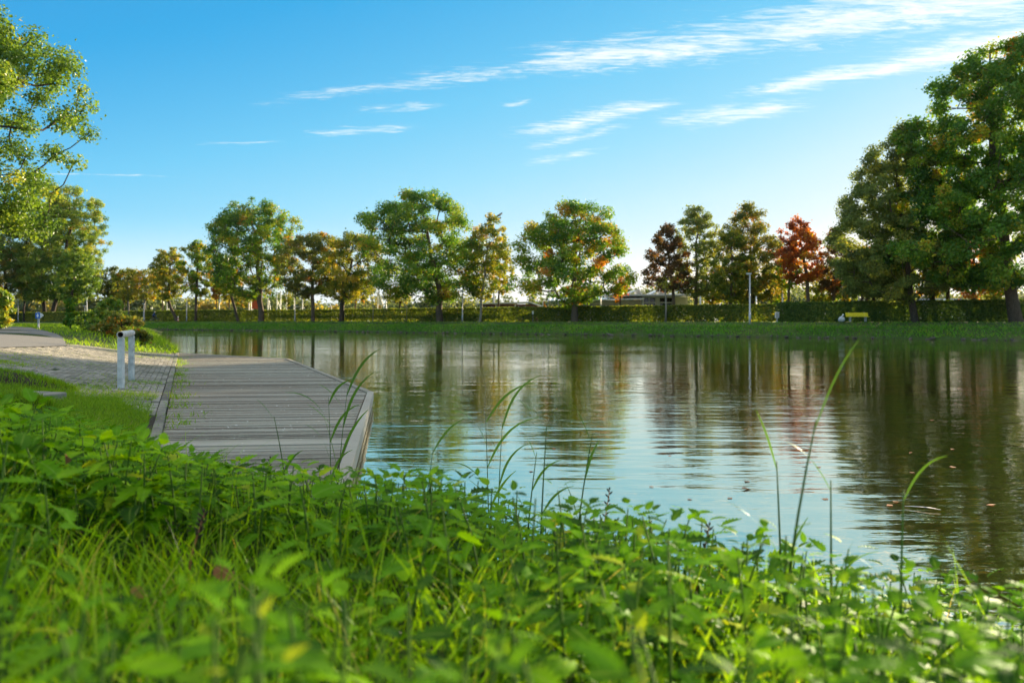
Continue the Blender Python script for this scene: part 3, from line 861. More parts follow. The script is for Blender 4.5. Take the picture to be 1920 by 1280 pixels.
tree('small_tree', 'yellow bush-like tree behind the leaning tree', 452, dB(452, 6),
     [(548, 438, 466), (562, 434, 470), (575, 440, 466)], 0.2, 'leaf_yellow', 39, 0.240, 0.59, (0.30, 0.13), GB)
tree('small_tree', 'small orange-leaved tree in the row near the left gap', 406, dB(406, 3),
     [(520, 398, 414), (540, 394, 418), (558, 400, 412)], 0.2, 'leaf_red', 40, 0.240, 0.59, (0.66, 0.13), GB)
for px, off, rows, pal, tn, lb, sd in [
        (1390, 16, [(512, 1372, 1410), (535, 1352, 1428), (560, 1356, 1424)], 'leaf_yellow', .28, 'low yellow-green tree behind the lamp post, left one', 42),
        (1446, 15, [(505, 1430, 1466), (530, 1416, 1480), (560, 1420, 1476)], 'leaf_green', .60, 'low green tree between the lamp post and the red maple', 43),
        (1540, 15, [(500, 1522, 1560), (528, 1508, 1574), (558, 1512, 1570)], 'leaf_yellow', .30, 'low yellow tree just right of the red maple trunk', 44),
        (1582, 17, [(505, 1566, 1600), (530, 1552, 1614), (558, 1556, 1608)], 'leaf_green', .62, 'low yellow-green tree left of the bench', 45),
        (1682, 12, [(495, 1660, 1706), (525, 1648, 1716), (556, 1652, 1712)], 'leaf_yellow', .26, 'low yellow-green tree just left of the linden trunk', 46),
        (232, 9, [(512, 216, 250), (532, 206, 262), (560, 208, 260)], 'leaf_olive', .5, 'low olive tree filling the gap left of the cyclist', 47),
        (305, 8, [(500, 290, 318), (525, 280, 330), (556, 284, 326)], 'leaf_yellow', .36, 'low yellow tree behind the leaning yellow one', 48),
        (430, 8, [(505, 412, 446), (530, 402, 456), (560, 408, 450)], 'leaf_yellow', .32, 'low yellow tree behind the small leaning tree', 49),
        (665, 10, [(515, 648, 690), (535, 636, 704), (560, 642, 700)], 'leaf_yellow', .34, 'low yellow tree between the two middle maples', 50),
        (935, 9, [(470, 925, 950), (505, 915, 962), (545, 915, 958)], 'leaf_yellow', .44, 'golden tree behind the slender forked one', 51)]:
    tree('small_tree', lb, px, dB(px, off), rows, .26, pal, sd, .25, .7, (tn, .14), GB, fork=0.0)

# small saplings with bare stems in front of the hedge
for k, (px, top, base, lb) in enumerate([(699, 545, 604, 'thin leaning bare sapling left of the yellow tree'), (762, 560, 604, 'thin bare sapling left of the middle maple trunk'),
                                      (1248, 535, 604, 'thin pale straight sapling stem before the clubhouse hedge')]):
    D = dF(px, -1.5); z1 = Z_at(top, D)
    th = thing('sapling', lb, 'sapling', (X_at(px, D), D, BZ))
    w = 0.05 if k < 2 else 0.13
    h = z1 - BZ
    MB().tube([(0, 0, -0.1), (0.05, 0, h * .4), (-0.10 if k < 2 else 0.0, 0, h * .75), (-0.2 if k < 2 else -.1, 0, h)], [w, w * .9, w * .7, w * .3], 7).build('trunk', 'bark_pale', th, smooth=True)
    mb = MB()
    for a, zf_ in ((0.3, 0.7), (2.2, 0.8), (4.0, 0.88), (5.2, .95)):
        mb.tube([(0, 0, h * zf_), (0.7 * math.cos(a), 0.7 * math.sin(a), h * zf_ + 0.7)], [0.025, 0.01], 5)
    mb.build('limbs', 'bark_pale', th, smooth=True)
    rng = np.random.RandomState(500 + k)
    C = rng.normal(size=(160, 3)) * (0.45, 0.45, 0.4) + (0, 0, h + 0.2)
    V, q_, ta = leaf_cards(C, rng.normal(size=(160, 3)), rng.uniform(.15, .28, 160), rng.uniform(.1, .2, 160), rng.uniform(.2, .6, 160), rng)
    new_obj('crown', npmesh('crown', V, q_, {'tone': ta}), 'leaf_yellow', th)

# ------------------------------------------------------------------ hedges
def hedge(label, pxa, pxb, h, mat, seed, thick=1.1, off=0.0, leaf=0.15, n_m2=150, tone=(0.45, 0.2), bare=0.0):
    rng = np.random.RandomState(seed)
    Da, Db = hedge_D(pxa) + off, hedge_D(pxb) + off
    a = np.array((X_at(pxa, Da), Da)); b = np.array((X_at(pxb, Db), Db))
    L = np.linalg.norm(b - a); d = (b - a) / L; nrm = np.array((-d[1], d[0]))
    th = thing('hedge', label, 'hedge', ((a + b)[0] / 2, (a + b)[1] / 2, BZ), 0, 'clipped hedges along the far bank')
    c0 = (a + b) / 2
    n = int(L * (h * 2 + thick) * n_m2)
    side = rng.choice(3, n, p=np.array([h, h, thick]) / (2 * h + thick))
    u = rng.uniform(-L / 2, L / 2, n); zz = rng.uniform(0.02, h, n)
    if bare > 0:                      # thinner towards the foot
        keep = rng.uniform(size=n) < 1 - bare * (1 - np.clip(zz / (0.55 * h), 0, 1))
    else: keep = np.ones(n, bool)
    v = np.where(side == 0, -thick / 2, np.where(side == 1, thick / 2, rng.uniform(-thick / 2, thick / 2, n)))
    zz = np.where(side == 2, h, zz)
    keep |= side == 2
    inner = (rng.uniform(size=n) < .45) & (side < 2)
    v = np.where(inner, rng.uniform(-.42, .42, n) * thick, v)
    lump = 0.05 * vnoise(u * 1.5, zz * 2.5, seed) + rng.normal(0, 0.07, n)
    v = v + np.where(side == 0, -lump, np.where(side == 1, lump, 0)); zz = zz + np.where(side == 2, lump * 0.8, 0)
    nv = np.where(side == 0, -1, np.where(side == 1, 1, 0)).astype(float)
    C = np.stack([u * d[0] + v * nrm[0], u * d[1] + v * nrm[1], zz], 1)
    N_ = np.stack([nv * nrm[0], nv * nrm[1], np.where(side == 2, 1.0, 0.25)], 1) + rng.normal(size=(n, 3)) * 0.55
    tn = np.clip(rng.normal(tone[0], tone[1], n) + 0.14 * vnoise(u * .35, zz, seed + 1), 0, 1)
    C, N_, tn = C[keep], N_[keep], tn[keep]; m = len(C)
    Ls = leaf * rng.uniform(.6, 1.4, m)
    V, q_, ta = leaf_cards(C, N_, Ls, Ls * .7, tn, rng)
    new_obj('foliage', npmesh('foliage', V, q_, {'tone': ta}), mat, th)
    mb = MB()
    for k in range(int(L / 0.9)):
        uu = -L / 2 + 0.45 + k * 0.9
        x, y = uu * d[0], uu * d[1]
        mb.tube([(x, y, -0.1), (x + rng.normal(0, .05), y + rng.normal(0, .05), h * .5), (x + rng.normal(0, .15), y + rng.normal(0, .1), h * .92)], [.035, .028, .012], 4, False)
    mb.build('stems', 'bark_dark', th)
hedge('long clipped hedge on the left, ending at the gap by the leaning tree', 15, 456, 2.0, 'leaf_hedge', 61, tone=(0.42, 0.17), leaf=0.22, n_m2=150, bare=0.10)
hedge('long clipped hedge in the middle with backlit yellow foot, before the clubhouse', 461, 1452, 1.85, 'leaf_hedge', 62, tone=(0.50, 0.2), leaf=0.20, n_m2=150, bare=0.38)
hedge('taller dark green hedge on the right behind the yellow bench', 1459, 1990, 2.0, 'leaf_hedge_dark', 63, off=-0.6, leaf=0.16, n_m2=300, tone=(0.5, 0.2), thick=1.4)

# distant wood
rng = np.random.RandomState(77)
Cs, Ns, Ls_, Ts = [], [], [], []
for k in range(260):
    px = rng.uniform(-150, 2100); D = rng.uniform(210, 330)
    topy = 553 + rng.uniform(-14, 10) - 14 * (1050 < px < 1500) - 8 * (px > 1500) + 6 * (600 < px < 1000)
    ht = Z_at(topy, D) - BZ; wd = rng.uniform(3.5, 6.5)
    n = 420
    g = unit(rng.normal(size=(n, 3))) * rng.uniform(size=(n, 1)) ** .3
    lob = rng.normal(size=(9, 3)) * (0.55, 0.55, 0.4)
    c = lob[rng.randint(0, 9, n)] * (wd, wd, ht * .35) + g * (wd * .5, wd * .5, ht * .25) + (X_at(px, D), D, BZ + ht * .52)
    low = rng.uniform(size=n) < .35
    c[:, 2] = np.where(low, BZ + rng.uniform(.0, .5, n) * ht, np.clip(c[:, 2], BZ + 0.2, BZ + ht))
    Cs.append(c); Ns.append(g + (0, 0, .4) + rng.normal(size=(n, 3)) * .4); Ls_.append(rng.uniform(.7, 1.5, n))
    Ts.append(np.clip(rng.normal(rng.choice([.2, .35, .5, .75], p=[.35, .35, .2, .1]), .08, n), 0, 1))
C = np.vstack(Cs); Ls_ = np.concatenate(Ls_)
V, q_, ta = leaf_cards(C, np.vstack(Ns), Ls_, Ls_ * .8, np.concatenate(Ts), rng)
tag(new_obj('distant_wood', npmesh('distant_wood', V, q_, {'tone': ta}), 'leaf_far'), 'hazy belt of far-off trees beyond the sports field', 'wood', kind='stuff')

# ------------------------------------------------------------------ grass (stuff)
def blades(pos, h, w, rng, tone, bend=0.5, segs=3, lean=0.35):
    n = len(pos)
    az = rng.uniform(0, 2 * np.pi, n); d = np.stack([np.cos(az), np.sin(az), np.zeros(n)], 1)
    fa = rng.uniform(0, 2 * np.pi, n); f = np.stack([np.cos(fa), np.sin(fa), np.zeros(n)], 1)
    le = rng.uniform(0, lean, n)[:, None]; be = (rng.uniform(0.1, 1, n) * bend)[:, None]
    h = h[:, None]; w = w[:, None]
    Vs = []
    for k in range(segs + 1):
        t = k / segs
        c = pos + d * h * (le * t + be * t * t) + np.array((0, 0, 1.0)) * h * (t - 0.35 * be * t * t)
        ww = w * (1 - t) ** 0.7 * 0.5
        if k < segs: Vs += [c - f * ww, c + f * ww]
        else: Vs += [c]
    m = 2 * segs + 1
    V = np.stack(Vs, 1).reshape(-1, 3)
    o = (np.arange(n) * m)[:, None]
    Q = np.concatenate([o + np.array([[2 * k, 2 * k + 1, 2 * k + 3, 2 * k + 2]]) for k in range(segs - 1)]) if segs > 1 else np.zeros((0, 4), int)
    T3 = o + np.array([[2 * segs - 2, 2 * segs - 1, 2 * segs]])
    return V, [Q, T3], np.repeat(tone, m)

# far bank grass and weeds
rng = np.random.RandomState(90)
n = 60000
t_ = rng.uniform(-45, 165, n); s_ = rng.uniform(0.15, 7.2, n)
keep = rng.uniform(size=n) < np.where(s_ < 3.2, 1.0, 0.55)
t_, s_ = t_[keep], s_[keep]; n = len(t_)
xy = W0 + WD * t_[:, None] + WNRM * s_[:, None]
pos = np.column_stack([xy, far_z(s_) - 0.03])
tn = np.clip(rng.normal(.42, .14, n) + np.where(s_ > 3.0, .16, -.02) + .22 * vnoise(t_ * .3, s_ * .6, 3), 0, 1)
hh_ = np.where(s_ < 3.2, rng.uniform(.16, .42, n) * (1 + .7 * np.clip(vnoise(t_ * .9, s_ * 1.5, 12), -.5, 1)), rng.uniform(.08, .18, n))
V, fs, ta = blades(pos, hh_, rng.uniform(.05, .12, n), rng, tn, .9, 2, .6)
tag(new_obj('bank_grass', npmesh('bank_grass', V, fs, {'tone': ta}), 'grass_far'), 'green grass and weeds covering the slope of the far bank', 'grass', kind='stuff')

# stones along the far water edge
stone_me = []
for k in range(6):
    bm = bmesh.new(); bmesh.ops.create_icosphere(bm, subdivisions=1, radius=0.5)
    r = random.Random(k)
    for v in bm.verts: v.co = Vector((v.co.x * 1.3, v.co.y, v.co.z * .75)) * r.uniform(.75, 1.2)
    me = bpy.data.meshes.new('stone'); bm.to_mesh(me); bm.free(); me.materials.append(MATS['stone']); stone_me.append(me)
r = random.Random(5)
for k in range(260):
    t0 = -22 + (k / 230) ** 1.25 * 140 + r.uniform(-.3, .3)
    p = far_pt(t0, r.uniform(-.15, .35))
    o = new_obj('stone', stone_me[k % 6], None, fb, (p[0], p[1], r.uniform(0.0, .12)))
    s = r.uniform(.15, .42) ** 1.0 * (1.5 if r.random() < .12 else 1); o.scale = (s * r.uniform(.8, 1.5), s, s * r.uniform(.5, .9)); o.rotation_euler = (r.uniform(-.3, .3), r.uniform(-.3, .3), r.uniform(0, 6.3))

# ------------------------------------------------------------------ far bank furniture
def frame_at(px, D, z=BZ): return (X_at(px, D), D, z)
hang = math.atan2(*(H1 - H0)[::-1])       # heading of the hedge line

def lamp_post(px, top, D, label, head=True, r_=0.06):
    h = Z_at(top, D) - BZ
    th = thing('lamp_post', label, 'lamp post', frame_at(px, D), 0, 'lamp posts of the far bank')
    MB().tube([(0, 0, -.2), (0, 0, .9), (0, 0, .92), (0, 0, h)], [r_ * 1.35, r_ * 1.35, r_, r_ * .75], 10).build('pole', 'steel', th, smooth=True)
    if head:
        MB().prism([(-.30, -.13), (.12, -.13), (.18, 0), (.12, .13), (-.30, .13), (-.36, 0)], h, h + .11).build('lamp_head', 'steel', th, bevel=.02)
        MB().prism([(-.26, -.10), (.06, -.10), (.06, .10), (-.26, .10)], h - .03, h - .002).build('lens', 'white_paint', th)
    return th
lamp_post(1406, 514, 76.5, 'tall grey lamp post with flat head left of the yellow bench', r_=.085)
lamp_post(867, 545, dF(867, -3), 'slim grey lamp post right of the round-crowned maple trunk', r_=.075)
lamp_post(553, 535, dF(553, -3), 'slim grey lamp post in front of the white frames', r_=.075)
lamp_post(350, 560, dF(350, -3), 'slim grey lamp post left of the narrow pointed tree', r_=.08)
lamp_post(270, 570, dF(270, -4), 'slim grey lamp post beside the cyclist', r_=.08)
lamp_post(34, 562, dF(34, -6), 'slim grey lamp post left of the blue sign', r_=.08)
lamp_post(159, 574, dF(159, -3), 'short grey lamp post behind the shoreline bush', r_=.08)

# small poles behind the hedge
for px, top, off, lb in [(411, 556, 4, 'white pole behind the hedge left of the leaning tree'), (313, 568, 6, 'white pole behind the left hedge near the leaning yellow tree'),
                         (163, 558, 8, 'pale pole behind the left hedge beside the grove'), (1313, 556, 2, 'short white pole at the right end of the clubhouse'),
                         (1418, 556, 1.2, 'white pole just right of the tall lamp post'), (1467, 530, 8, 'white pole behind the hedge below the red maple'),
                         (1610, 536, 8, 'white pole behind the bench hedge'), (1126, 540, 2, 'grey pole before the clubhouse beside the lone maple'),
                         (724, 558, 4, 'short white pole beside the white flag')]:
    D = hedge_D(px) + off; h = Z_at(top, D) - BZ
    th = thing('pole', lb, 'pole', frame_at(px, D), 0, 'poles of the sports ground')
    MB().tube([(0, 0, -.2), (0, 0, h * .5), (0, 0, h)], [.10, .09, .07], 8).build('shaft', 'white_paint', th, smooth=True)
    MB().tube([(0, 0, h), (0, 0, h + .06)], [.085, .05], 8).build('cap', 'steel', th)

# flood light mast
D = hedge_D(925) + 18; h = Z_at(408, D) - BZ
th = thing('floodlight_mast', 'tall floodlight mast rising behind the slender forked tree', 'floodlight', frame_at(926, D))
MB().tube([(0, 0, -.2), (0, 0, h)], [.16, .08], 8).build('mast', 'steel', th, smooth=True)
MB().bar((-.2, 0, h - .1), (1.1, 0, h + .35), .09).build('cross_arm', 'steel', th)
for k, (x, z) in enumerate([(.45, .1), (.95, .45), (.75, -.25)]):
    MB().bar((x - .35, 0, h + z - .2), (x + .35, 0, h + z + .25), .5, .22).build('floodlight', 'roof_slate', th)

# yellow bench
D = 74.0
th = thing('park_bench', 'yellow slatted park bench in front of the dark hedge', 'bench', (X_at(1607, D), D, BZ + .065), -.10)
bw = 2.0
for k in range(3):
    MB().box((-bw / 2, -.10 - .16 * k - .07, .44), (bw / 2, -.10 - .16 * k + .07, .485)).build('seat_slat', 'yellow_paint', th, bevel=.01)
for k in range(3):
    z = .56 + k * .115
    MB().bar((-bw / 2, .06 + k * .04, z), (bw / 2, .06 + k * .04, z), .035, .10).build('backrest_slat', 'yellow_paint', th, bevel=.008)
for sx in (-.68, .68):
    mb = MB().bar((sx, -.36, 0), (sx, -.36, .44), .06).bar((sx, .0, 0), (sx, .0, .44), .06).bar((sx, -.46, .42), (sx, .06, .42), .06, .04).bar((sx, .06, .40), (sx, .19, .88), .05)
    mb.build('leg', 'steel', th)

# litter bag beside bench
def blob(name, mat, parent, r_, seed, sub=3, amp=.18, squash=(1, 1, 1)):
    bm = bmesh.new(); bmesh.ops.create_icosphere(bm, subdivisions=sub, radius=1)
    for v in bm.verts:
        p = v.co.normalized()
        nz = float(vnoise(np.array(p.x * 3 + seed), np.array(p.y * 3 + p.z * 2.3), seed))
        v.co = Vector((p.x * squash[0], p.y * squash[1], p.z * squash[2])) * r_ * (1 + amp * nz)
    me = bpy.data.meshes.new(name); bm.to_mesh(me); bm.free()
    me.polygons.foreach_set('use_smooth', np.ones(len(me.polygons), bool))
    return new_obj(name, me, mat, parent)
D = 74.2
th = thing('litter_bag', 'pale grey rubbish bag lying beside the yellow bench', 'bag', (X_at(1578, D), D, BZ + .06))
b_ = blob('sack', 'bag_plastic', th, .30, 4, 3, .3, (1, .9, .9)); b_.location = (0, 0, .24)
MB().tube([(.02, 0, .46), (.08, 0, .58), (.16, 0, .68)], [.10, .04, .09], 8).build('knot', 'bag_plastic', th, smooth=True)

# cabinet on a post
D = hedge_D(1457) - 1.6
th = thing('utility_box', 'small white utility box on a post at the hedge end', 'utility box', frame_at(1457, D))
MB().box((-.04, -.04, -.1), (.04, .04, .45)).build('post', 'steel', th)
MB().box((-.2, -.12, .45), (.2, .12, 1.05)).build('cabinet', 'white_paint', th, bevel=.03)
MB().box((-.17, -.135, .5), (.17, -.122, 1.0)).build('door', 'post_paint', th)

# yellow marker stones
for px, lb in [(1416, 'yellow painted marker stone beside the tall lamp post foot'), (988, 'yellow painted marker stone left of the lone maple'), (704, 'pale yellow marker stone by the leaning sapling')]:
    D = hedge_D(px) - 4.0
    o = blob('marker_stone', 'yellow_paint', None, .26, px, 2, .15, (1.2, .8, .7)); o.location = frame_at(px, D, BZ + .12)
    tag(o, lb, 'stone', 'marker stones')
# little sign post
D = hedge_D(999) - 2.2
th = thing('marker_post', 'short wooden post with white plate left of the lone maple', 'post', frame_at(999, D))
MB().box((-.05, -.05, -.1), (.05, .05, 1.0)).build('post', 'bark_pale', th)
MB().box((-.09, -.075, 1.0), (.09, -.05, 1.4)).build('plate', 'white_paint', th)
MB().box((-.03, -.045, .9), (.03, .045, 1.38)).build('stake', 'bark_pale', th)
# red and white post
D = hedge_D(332) - 4.5
th = thing('marker_post', 'short red and white banded post at the leaning yellow tree', 'post', frame_at(334, D))
for k in range(4):
    MB().tube([(0, 0, k * .24 - (.1 if k == 0 else 0)), (0, 0, k * .24 + .24)], .10, 10).build('band', 'red_paint' if k % 2 == 0 else 'white_paint', th)

# red board on legs
D = hedge_D(479) + 4
s_ = D / F
th = thing('red_board', 'tall red board behind the hedge at the forked maple', 'board', frame_at(479, D))
MB().add([(-.62, -.05, Z_at(579, D) - BZ), (.62, -.05, Z_at(579, D) - BZ), (.62, -.05, Z_at(556, D) - BZ), (.5, -.05, Z_at(552, D) - BZ), (-.5, -.05, Z_at(556, D) - BZ),
          (-.62, .05, Z_at(579, D) - BZ), (.62, .05, Z_at(579, D) - BZ), (.62, .05, Z_at(556, D) - BZ), (.5, .05, Z_at(552, D) - BZ), (-.5, .05, Z_at(556, D) - BZ)],
         [(0, 1, 2, 3, 4), (9, 8, 7, 6, 5), (0, 5, 6, 1), (1, 6, 7, 2), (2, 7, 8, 3), (3, 8, 9, 4), (4, 9, 5, 0)]).build('panel', 'red_paint', th)
for x in (-.56, .56): MB().box((x - .05, .06, -.1), (x + .05, .14, Z_at(560, D) - BZ)).build('leg', 'white_paint', th)

# white frames of the sports ground
def frame(pxs, label, ptop, bars, D):
    th = thing('goal_frame', label, 'goal frame', frame_at(pxs[0], D), 0, 'white frames on the sports ground')
    x0 = X_at(pxs[0], D)
    for p, tp in zip(pxs, ptop): 
        MB().tube([(X_at(p, D) - x0, 0, -.1), (X_at(p, D) - x0, 0, Z_at(tp, D) - BZ)], .10, 8).build('upright', 'white_paint', th, smooth=True)
    for (pa, ya, pb, yb) in bars:
        MB().bar((X_at(pa, D) - x0, 0, Z_at(ya, D) - BZ), (X_at(pb, D) - x0, 0, Z_at(yb, D) - BZ), .10).build('bar', 'white_paint', th)
frame([519, 537], 'white goal frame with slanted brace left of the olive maple', [550, 548], [(519.6, 574.5, 536.4, 574.5), (521, 565, 526, 581), (531, 581, 535.5, 575.5)], hedge_D(520) + 7)
frame([551, 567], 'white goal frame close to the olive maple trunk', [550, 558], [(551.6, 575, 566.4, 575), (561, 581, 566, 576)], hedge_D(551) + 7)
frame([502], 'single tall white frame upright right of the red board', [555], [(504.5, 563, 507, 584), (502.4, 562, 505, 562.5)], hedge_D(502) + 6)
frame([467], 'bent white frame upright left of the red board', [568], [(467.5, 568, 471, 563.5), (471, 563, 471, 583)], hedge_D(467) + 6)
frame([526], 'pale blue-white tall mast within the goal frames', [545], [(526.4, 560, 529, 560)], hedge_D(526) + 9)

def flag(px, top, bot, cloth, label, wpx, ybot, mat):
    D = hedge_D(px) + 4; h = Z_at(top, D) - BZ
    th = thing('flag', label, 'flag', frame_at(px, D), 0, 'flags at the sports ground')
    MB().tube([(0, 0, -.2), (0, 0, h)], [.08, .06], 8).build('flag_pole', 'white_paint', th, smooth=True)
    w = wpx * D / F; z1 = h - .05; z0 = Z_at(ybot, D) - BZ
    V, Fs = [], []
    for i_ in range(7):
        for j in range(5):
            f_ = i_ / 6; t_ = j / 4
            x = .08 + w * t_ * (0.15 + .85 * f_)
            V.append((x, .12 * math.sin(t_ * 5 + f_ * 2), z1 + (z0 - z1) * f_))
    for i_ in range(6):
        for j in range(4): Fs.append((i_ * 5 + j, i_ * 5 + j + 1, i_ * 5 + j + 6, i_ * 5 + j + 5))
    o = MB().add(V, Fs).build('cloth', mat, th, smooth=True)
    sm = o.modifiers.new('thick', 'SOLIDIFY'); sm.thickness = .012
flag(708, 547, 581, 1, 'white hanging flag behind the hedge left of the middle maple', 10, 572, 'cloth_white')
flag(621, 568, 581, 1, 'small white flag behind the hedge left of the short-trunked maple', 9, 573, 'cloth_white')
flag(1018, 564, 578, 1, 'small orange pennant between the two club buildings', 6, 577, 'cloth_orange')

# sports ground railing
D0, D1 = hedge_D(560) + 9, hedge_D(1000) + 9
a = Vector((X_at(560, D0), D0, 0)); b = Vector((X_at(1000, D1), D1, 0))
th = thing('railing', 'long low pale railing of the sports field behind the middle hedge', 'railing', (a.x, a.y, BZ))
n = 26
zr = 2.05
for k in range(n + 1):
    p = (b - a) * k / n
    MB().box((p.x - .04, p.y - .04, -.1), (p.x + .04, p.y + .04, zr)).build('post', 'steel', th)
MB().bar((0, 0, zr), tuple(b - a + Vector((0, 0, zr))), .08, .06).build('top_rail', 'steel', th)
MB().bar((0, 0.06, zr - .28), tuple(b - a + Vector((0, 0.06, zr - .28))), .04, .40).build('board', 'wall_cream', th)

# ------------------------------------------------------------------ club buildings
def building_main():
    D = hedge_D(1160) + 12
    x = lambda p: X_at(p, D) - X_at(1160, D)
    z = lambda y: Z_at(y, D) - BZ
    th = thing('clubhouse', 'low modern clubhouse with grey metal roof and three saw-tooth rooflights', 'building', frame_at(1160, D), 0.0)
    MB().box((x(1088), 1.2, -.1), (x(1205), 8, z(562))).build('wall', 'wall_cream', th)
    MB().box((x(1206), .9, -.1), (x(1292), 8, z(556))).build('hall_wall', 'wall_cream', th)
    # low pitched roof with standing seams, projecting canopy on the left
    rf = MB().add([(x(1026), -1.2, z(563.5)), (x(1205), -1.2, z(560)), (x(1205), 4, z(554)), (x(1034), 4, z(557)),
                   (x(1026), -1.2, z(564.6)), (x(1205), -1.2, z(561.4)), (x(1205), 4, z(556)), (x(1034), 4, z(559))],
                  [(0, 1, 2, 3), (7, 6, 5, 4), (0, 4, 5, 1), (1, 5, 6, 2), (2, 6, 7, 3), (3, 7, 4, 0)]).build('roof', 'roof_metal', th)
    for k in range(22):
        p0 = 1030 + k * 8.0
        fr = (p0 - 1026) / 179
        MB().bar((x(p0), -1.18, z(563.5 - 3.5 * fr) + .03), (x(p0 + 6 * (1 - fr)), 3.9, z(557 - 3 * fr) + .03), .05, .08).build('roof_seam', 'roof_metal', rf)
    for p in (1027.5, 1046, 1069):
        MB().box((x(p) - .06, -.9, -.1), (x(p) + .06, -.78, z(564.5))).build('canopy_post', 'steel', th)
    hr = MB().box((x(1140), .2, z(554)), (x(1300), 8.5, z(551.3))).build('hall_roof', 'roof_metal', th)
    MB().box((x(1140), -1.0, z(555.5)), (x(1298), .19, z(553.2))).build('fascia', 'steel', th)
    for p in (1179, 1222.5, 1266):
        a_, b_, c_ = (x(p), z(551.6)), (x(p + 19.5), z(541.5)), (x(p + 25), z(551.3))
        for yy in (.6, 6):
            MB().bar((a_[0], yy, a_[1]), (b_[0], yy, b_[1]), .16, .16).build('truss', 'white_paint', th)
        MB().add([(a_[0], .75, a_[1]), (b_[0], .75, b_[1]), (b_[0], 5.8, b_[1]), (a_[0], 5.8, a_[1])], [(0, 1, 2, 3)]).build('skylight_roof', 'roof_metal', th)
        MB().add([(b_[0] + .1, .75, b_[1]), (c_[0], .75, c_[1]), (c_[0], 5.8, c_[1]), (b_[0] + .1, 5.8, b_[1])], [(0, 1, 2, 3)]).build('skylight_pane', 'white_paint', th)
        MB().bar((c_[0] + .05, .6, c_[1]), (b_[0] + .05, .6, b_[1]), .13).build('truss', 'white_paint', th)
    # glazed doors
    for (p0, p1) in ((1206.5, 1231), (1238, 1263)):
        w_ = MB().box((x(p0), .80, -.05), (x(p1), .88, z(556.5))).build('window', 'window_glass', th)
        for q_ in (p0, (p0 + p1) / 2, p1):
            MB().box((x(q_) - .07, .70, -.05), (x(q_) + .07, .79, z(556.3))).build('frame', 'white_paint', w_)
        for yy in (556.9, 567):
            MB().box((x(p0) + .08, .715, z(yy) - .07), (x((p0 + p1) / 2) - .08, .785, z(yy) + .07)).build('frame', 'white_paint', w_)
            MB().box((x((p0 + p1) / 2) + .08, .715, z(yy) - .07), (x(p1) - .08, .785, z(yy) + .07)).build('frame', 'white_paint', w_)
    MB().box((x(1232.2), .45, -.1), (x(1236.8), .68, z(555.8))).build('column', 'post_paint', th)
    MB().box((x(1204), -.5, -.1), (x(1205.8), 1.1, z(556))).build('column', 'white_paint', th)
    for k in range(9):
        p = 1092 + k * 12
        w_ = MB().box((x(p), 1.10, z(576)), (x(p + 8.5), 1.19, z(571.5))).build('window', 'window_glass', th)
        MB().box((x(p + 4.1), 1.06, z(575.9)), (x(p + 4.5), 1.095, z(571.6))).build('frame', 'white_paint', w_)
    dp = MB().bar((x(1287), .4, z(541)), (x(1302), .4, z(560)), .14).build('roof_strut', 'white_paint', th)
building_main()

def building_low():
    D = hedge_D(955) + 14
    x = lambda p: X_at(p, D) - X_at(955, D)
    z = lambda y: Z_at(y, D) - BZ
    th = thing('pavilion', 'long low brick pavilion with thin flat roof left of the clubhouse', 'building', frame_at(955, D))
    MB().box((x(900), 1, -.1), (x(1008), 7, z(570))).build('wall', 'wall_brick', th)
    MB().add([(x(891), -.6, z(571)), (x(993), -.6, z(567.5)), (x(1018), -.6, z(576)), (x(1018), 7.6, z(576)), (x(993), 7.6, z(567)), (x(891), 7.6, z(570)),
              (x(891), -.6, z(569)), (x(993), -.6, z(565.2)), (x(1018), -.6, z(573.6)), (x(1018), 7.6, z(573.6)), (x(993), 7.6, z(565)), (x(891), 7.6, z(568))],
             [(0, 5, 4, 1), (1, 4, 3, 2), (6, 7, 10, 11), (7, 8, 9, 10), (0, 1, 7, 6), (1, 2, 8, 7), (2, 3, 9, 8), (5, 0, 6, 11), (3, 4, 10, 9), (4, 5, 11, 10)]).build('roof', 'roof_metal', th)
    for k in range(8):
        p = 905 + k * 12.5
        w_ = MB().box((x(p), .9, z(580)), (x(p + 9), .985, z(574))).build('window', 'window_glass', th)
        MB().box((x(p + 4.2), .86, z(579.9)), (x(p + 4.8), .895, z(574.1))).build('frame', 'white_paint', w_)
    for p in (895, 930, 966):
        MB().box((x(p) - .05, -.4, -.1), (x(p) + .05, -.3, z(570.2))).build('canopy_post', 'white_paint', th)
building_low()

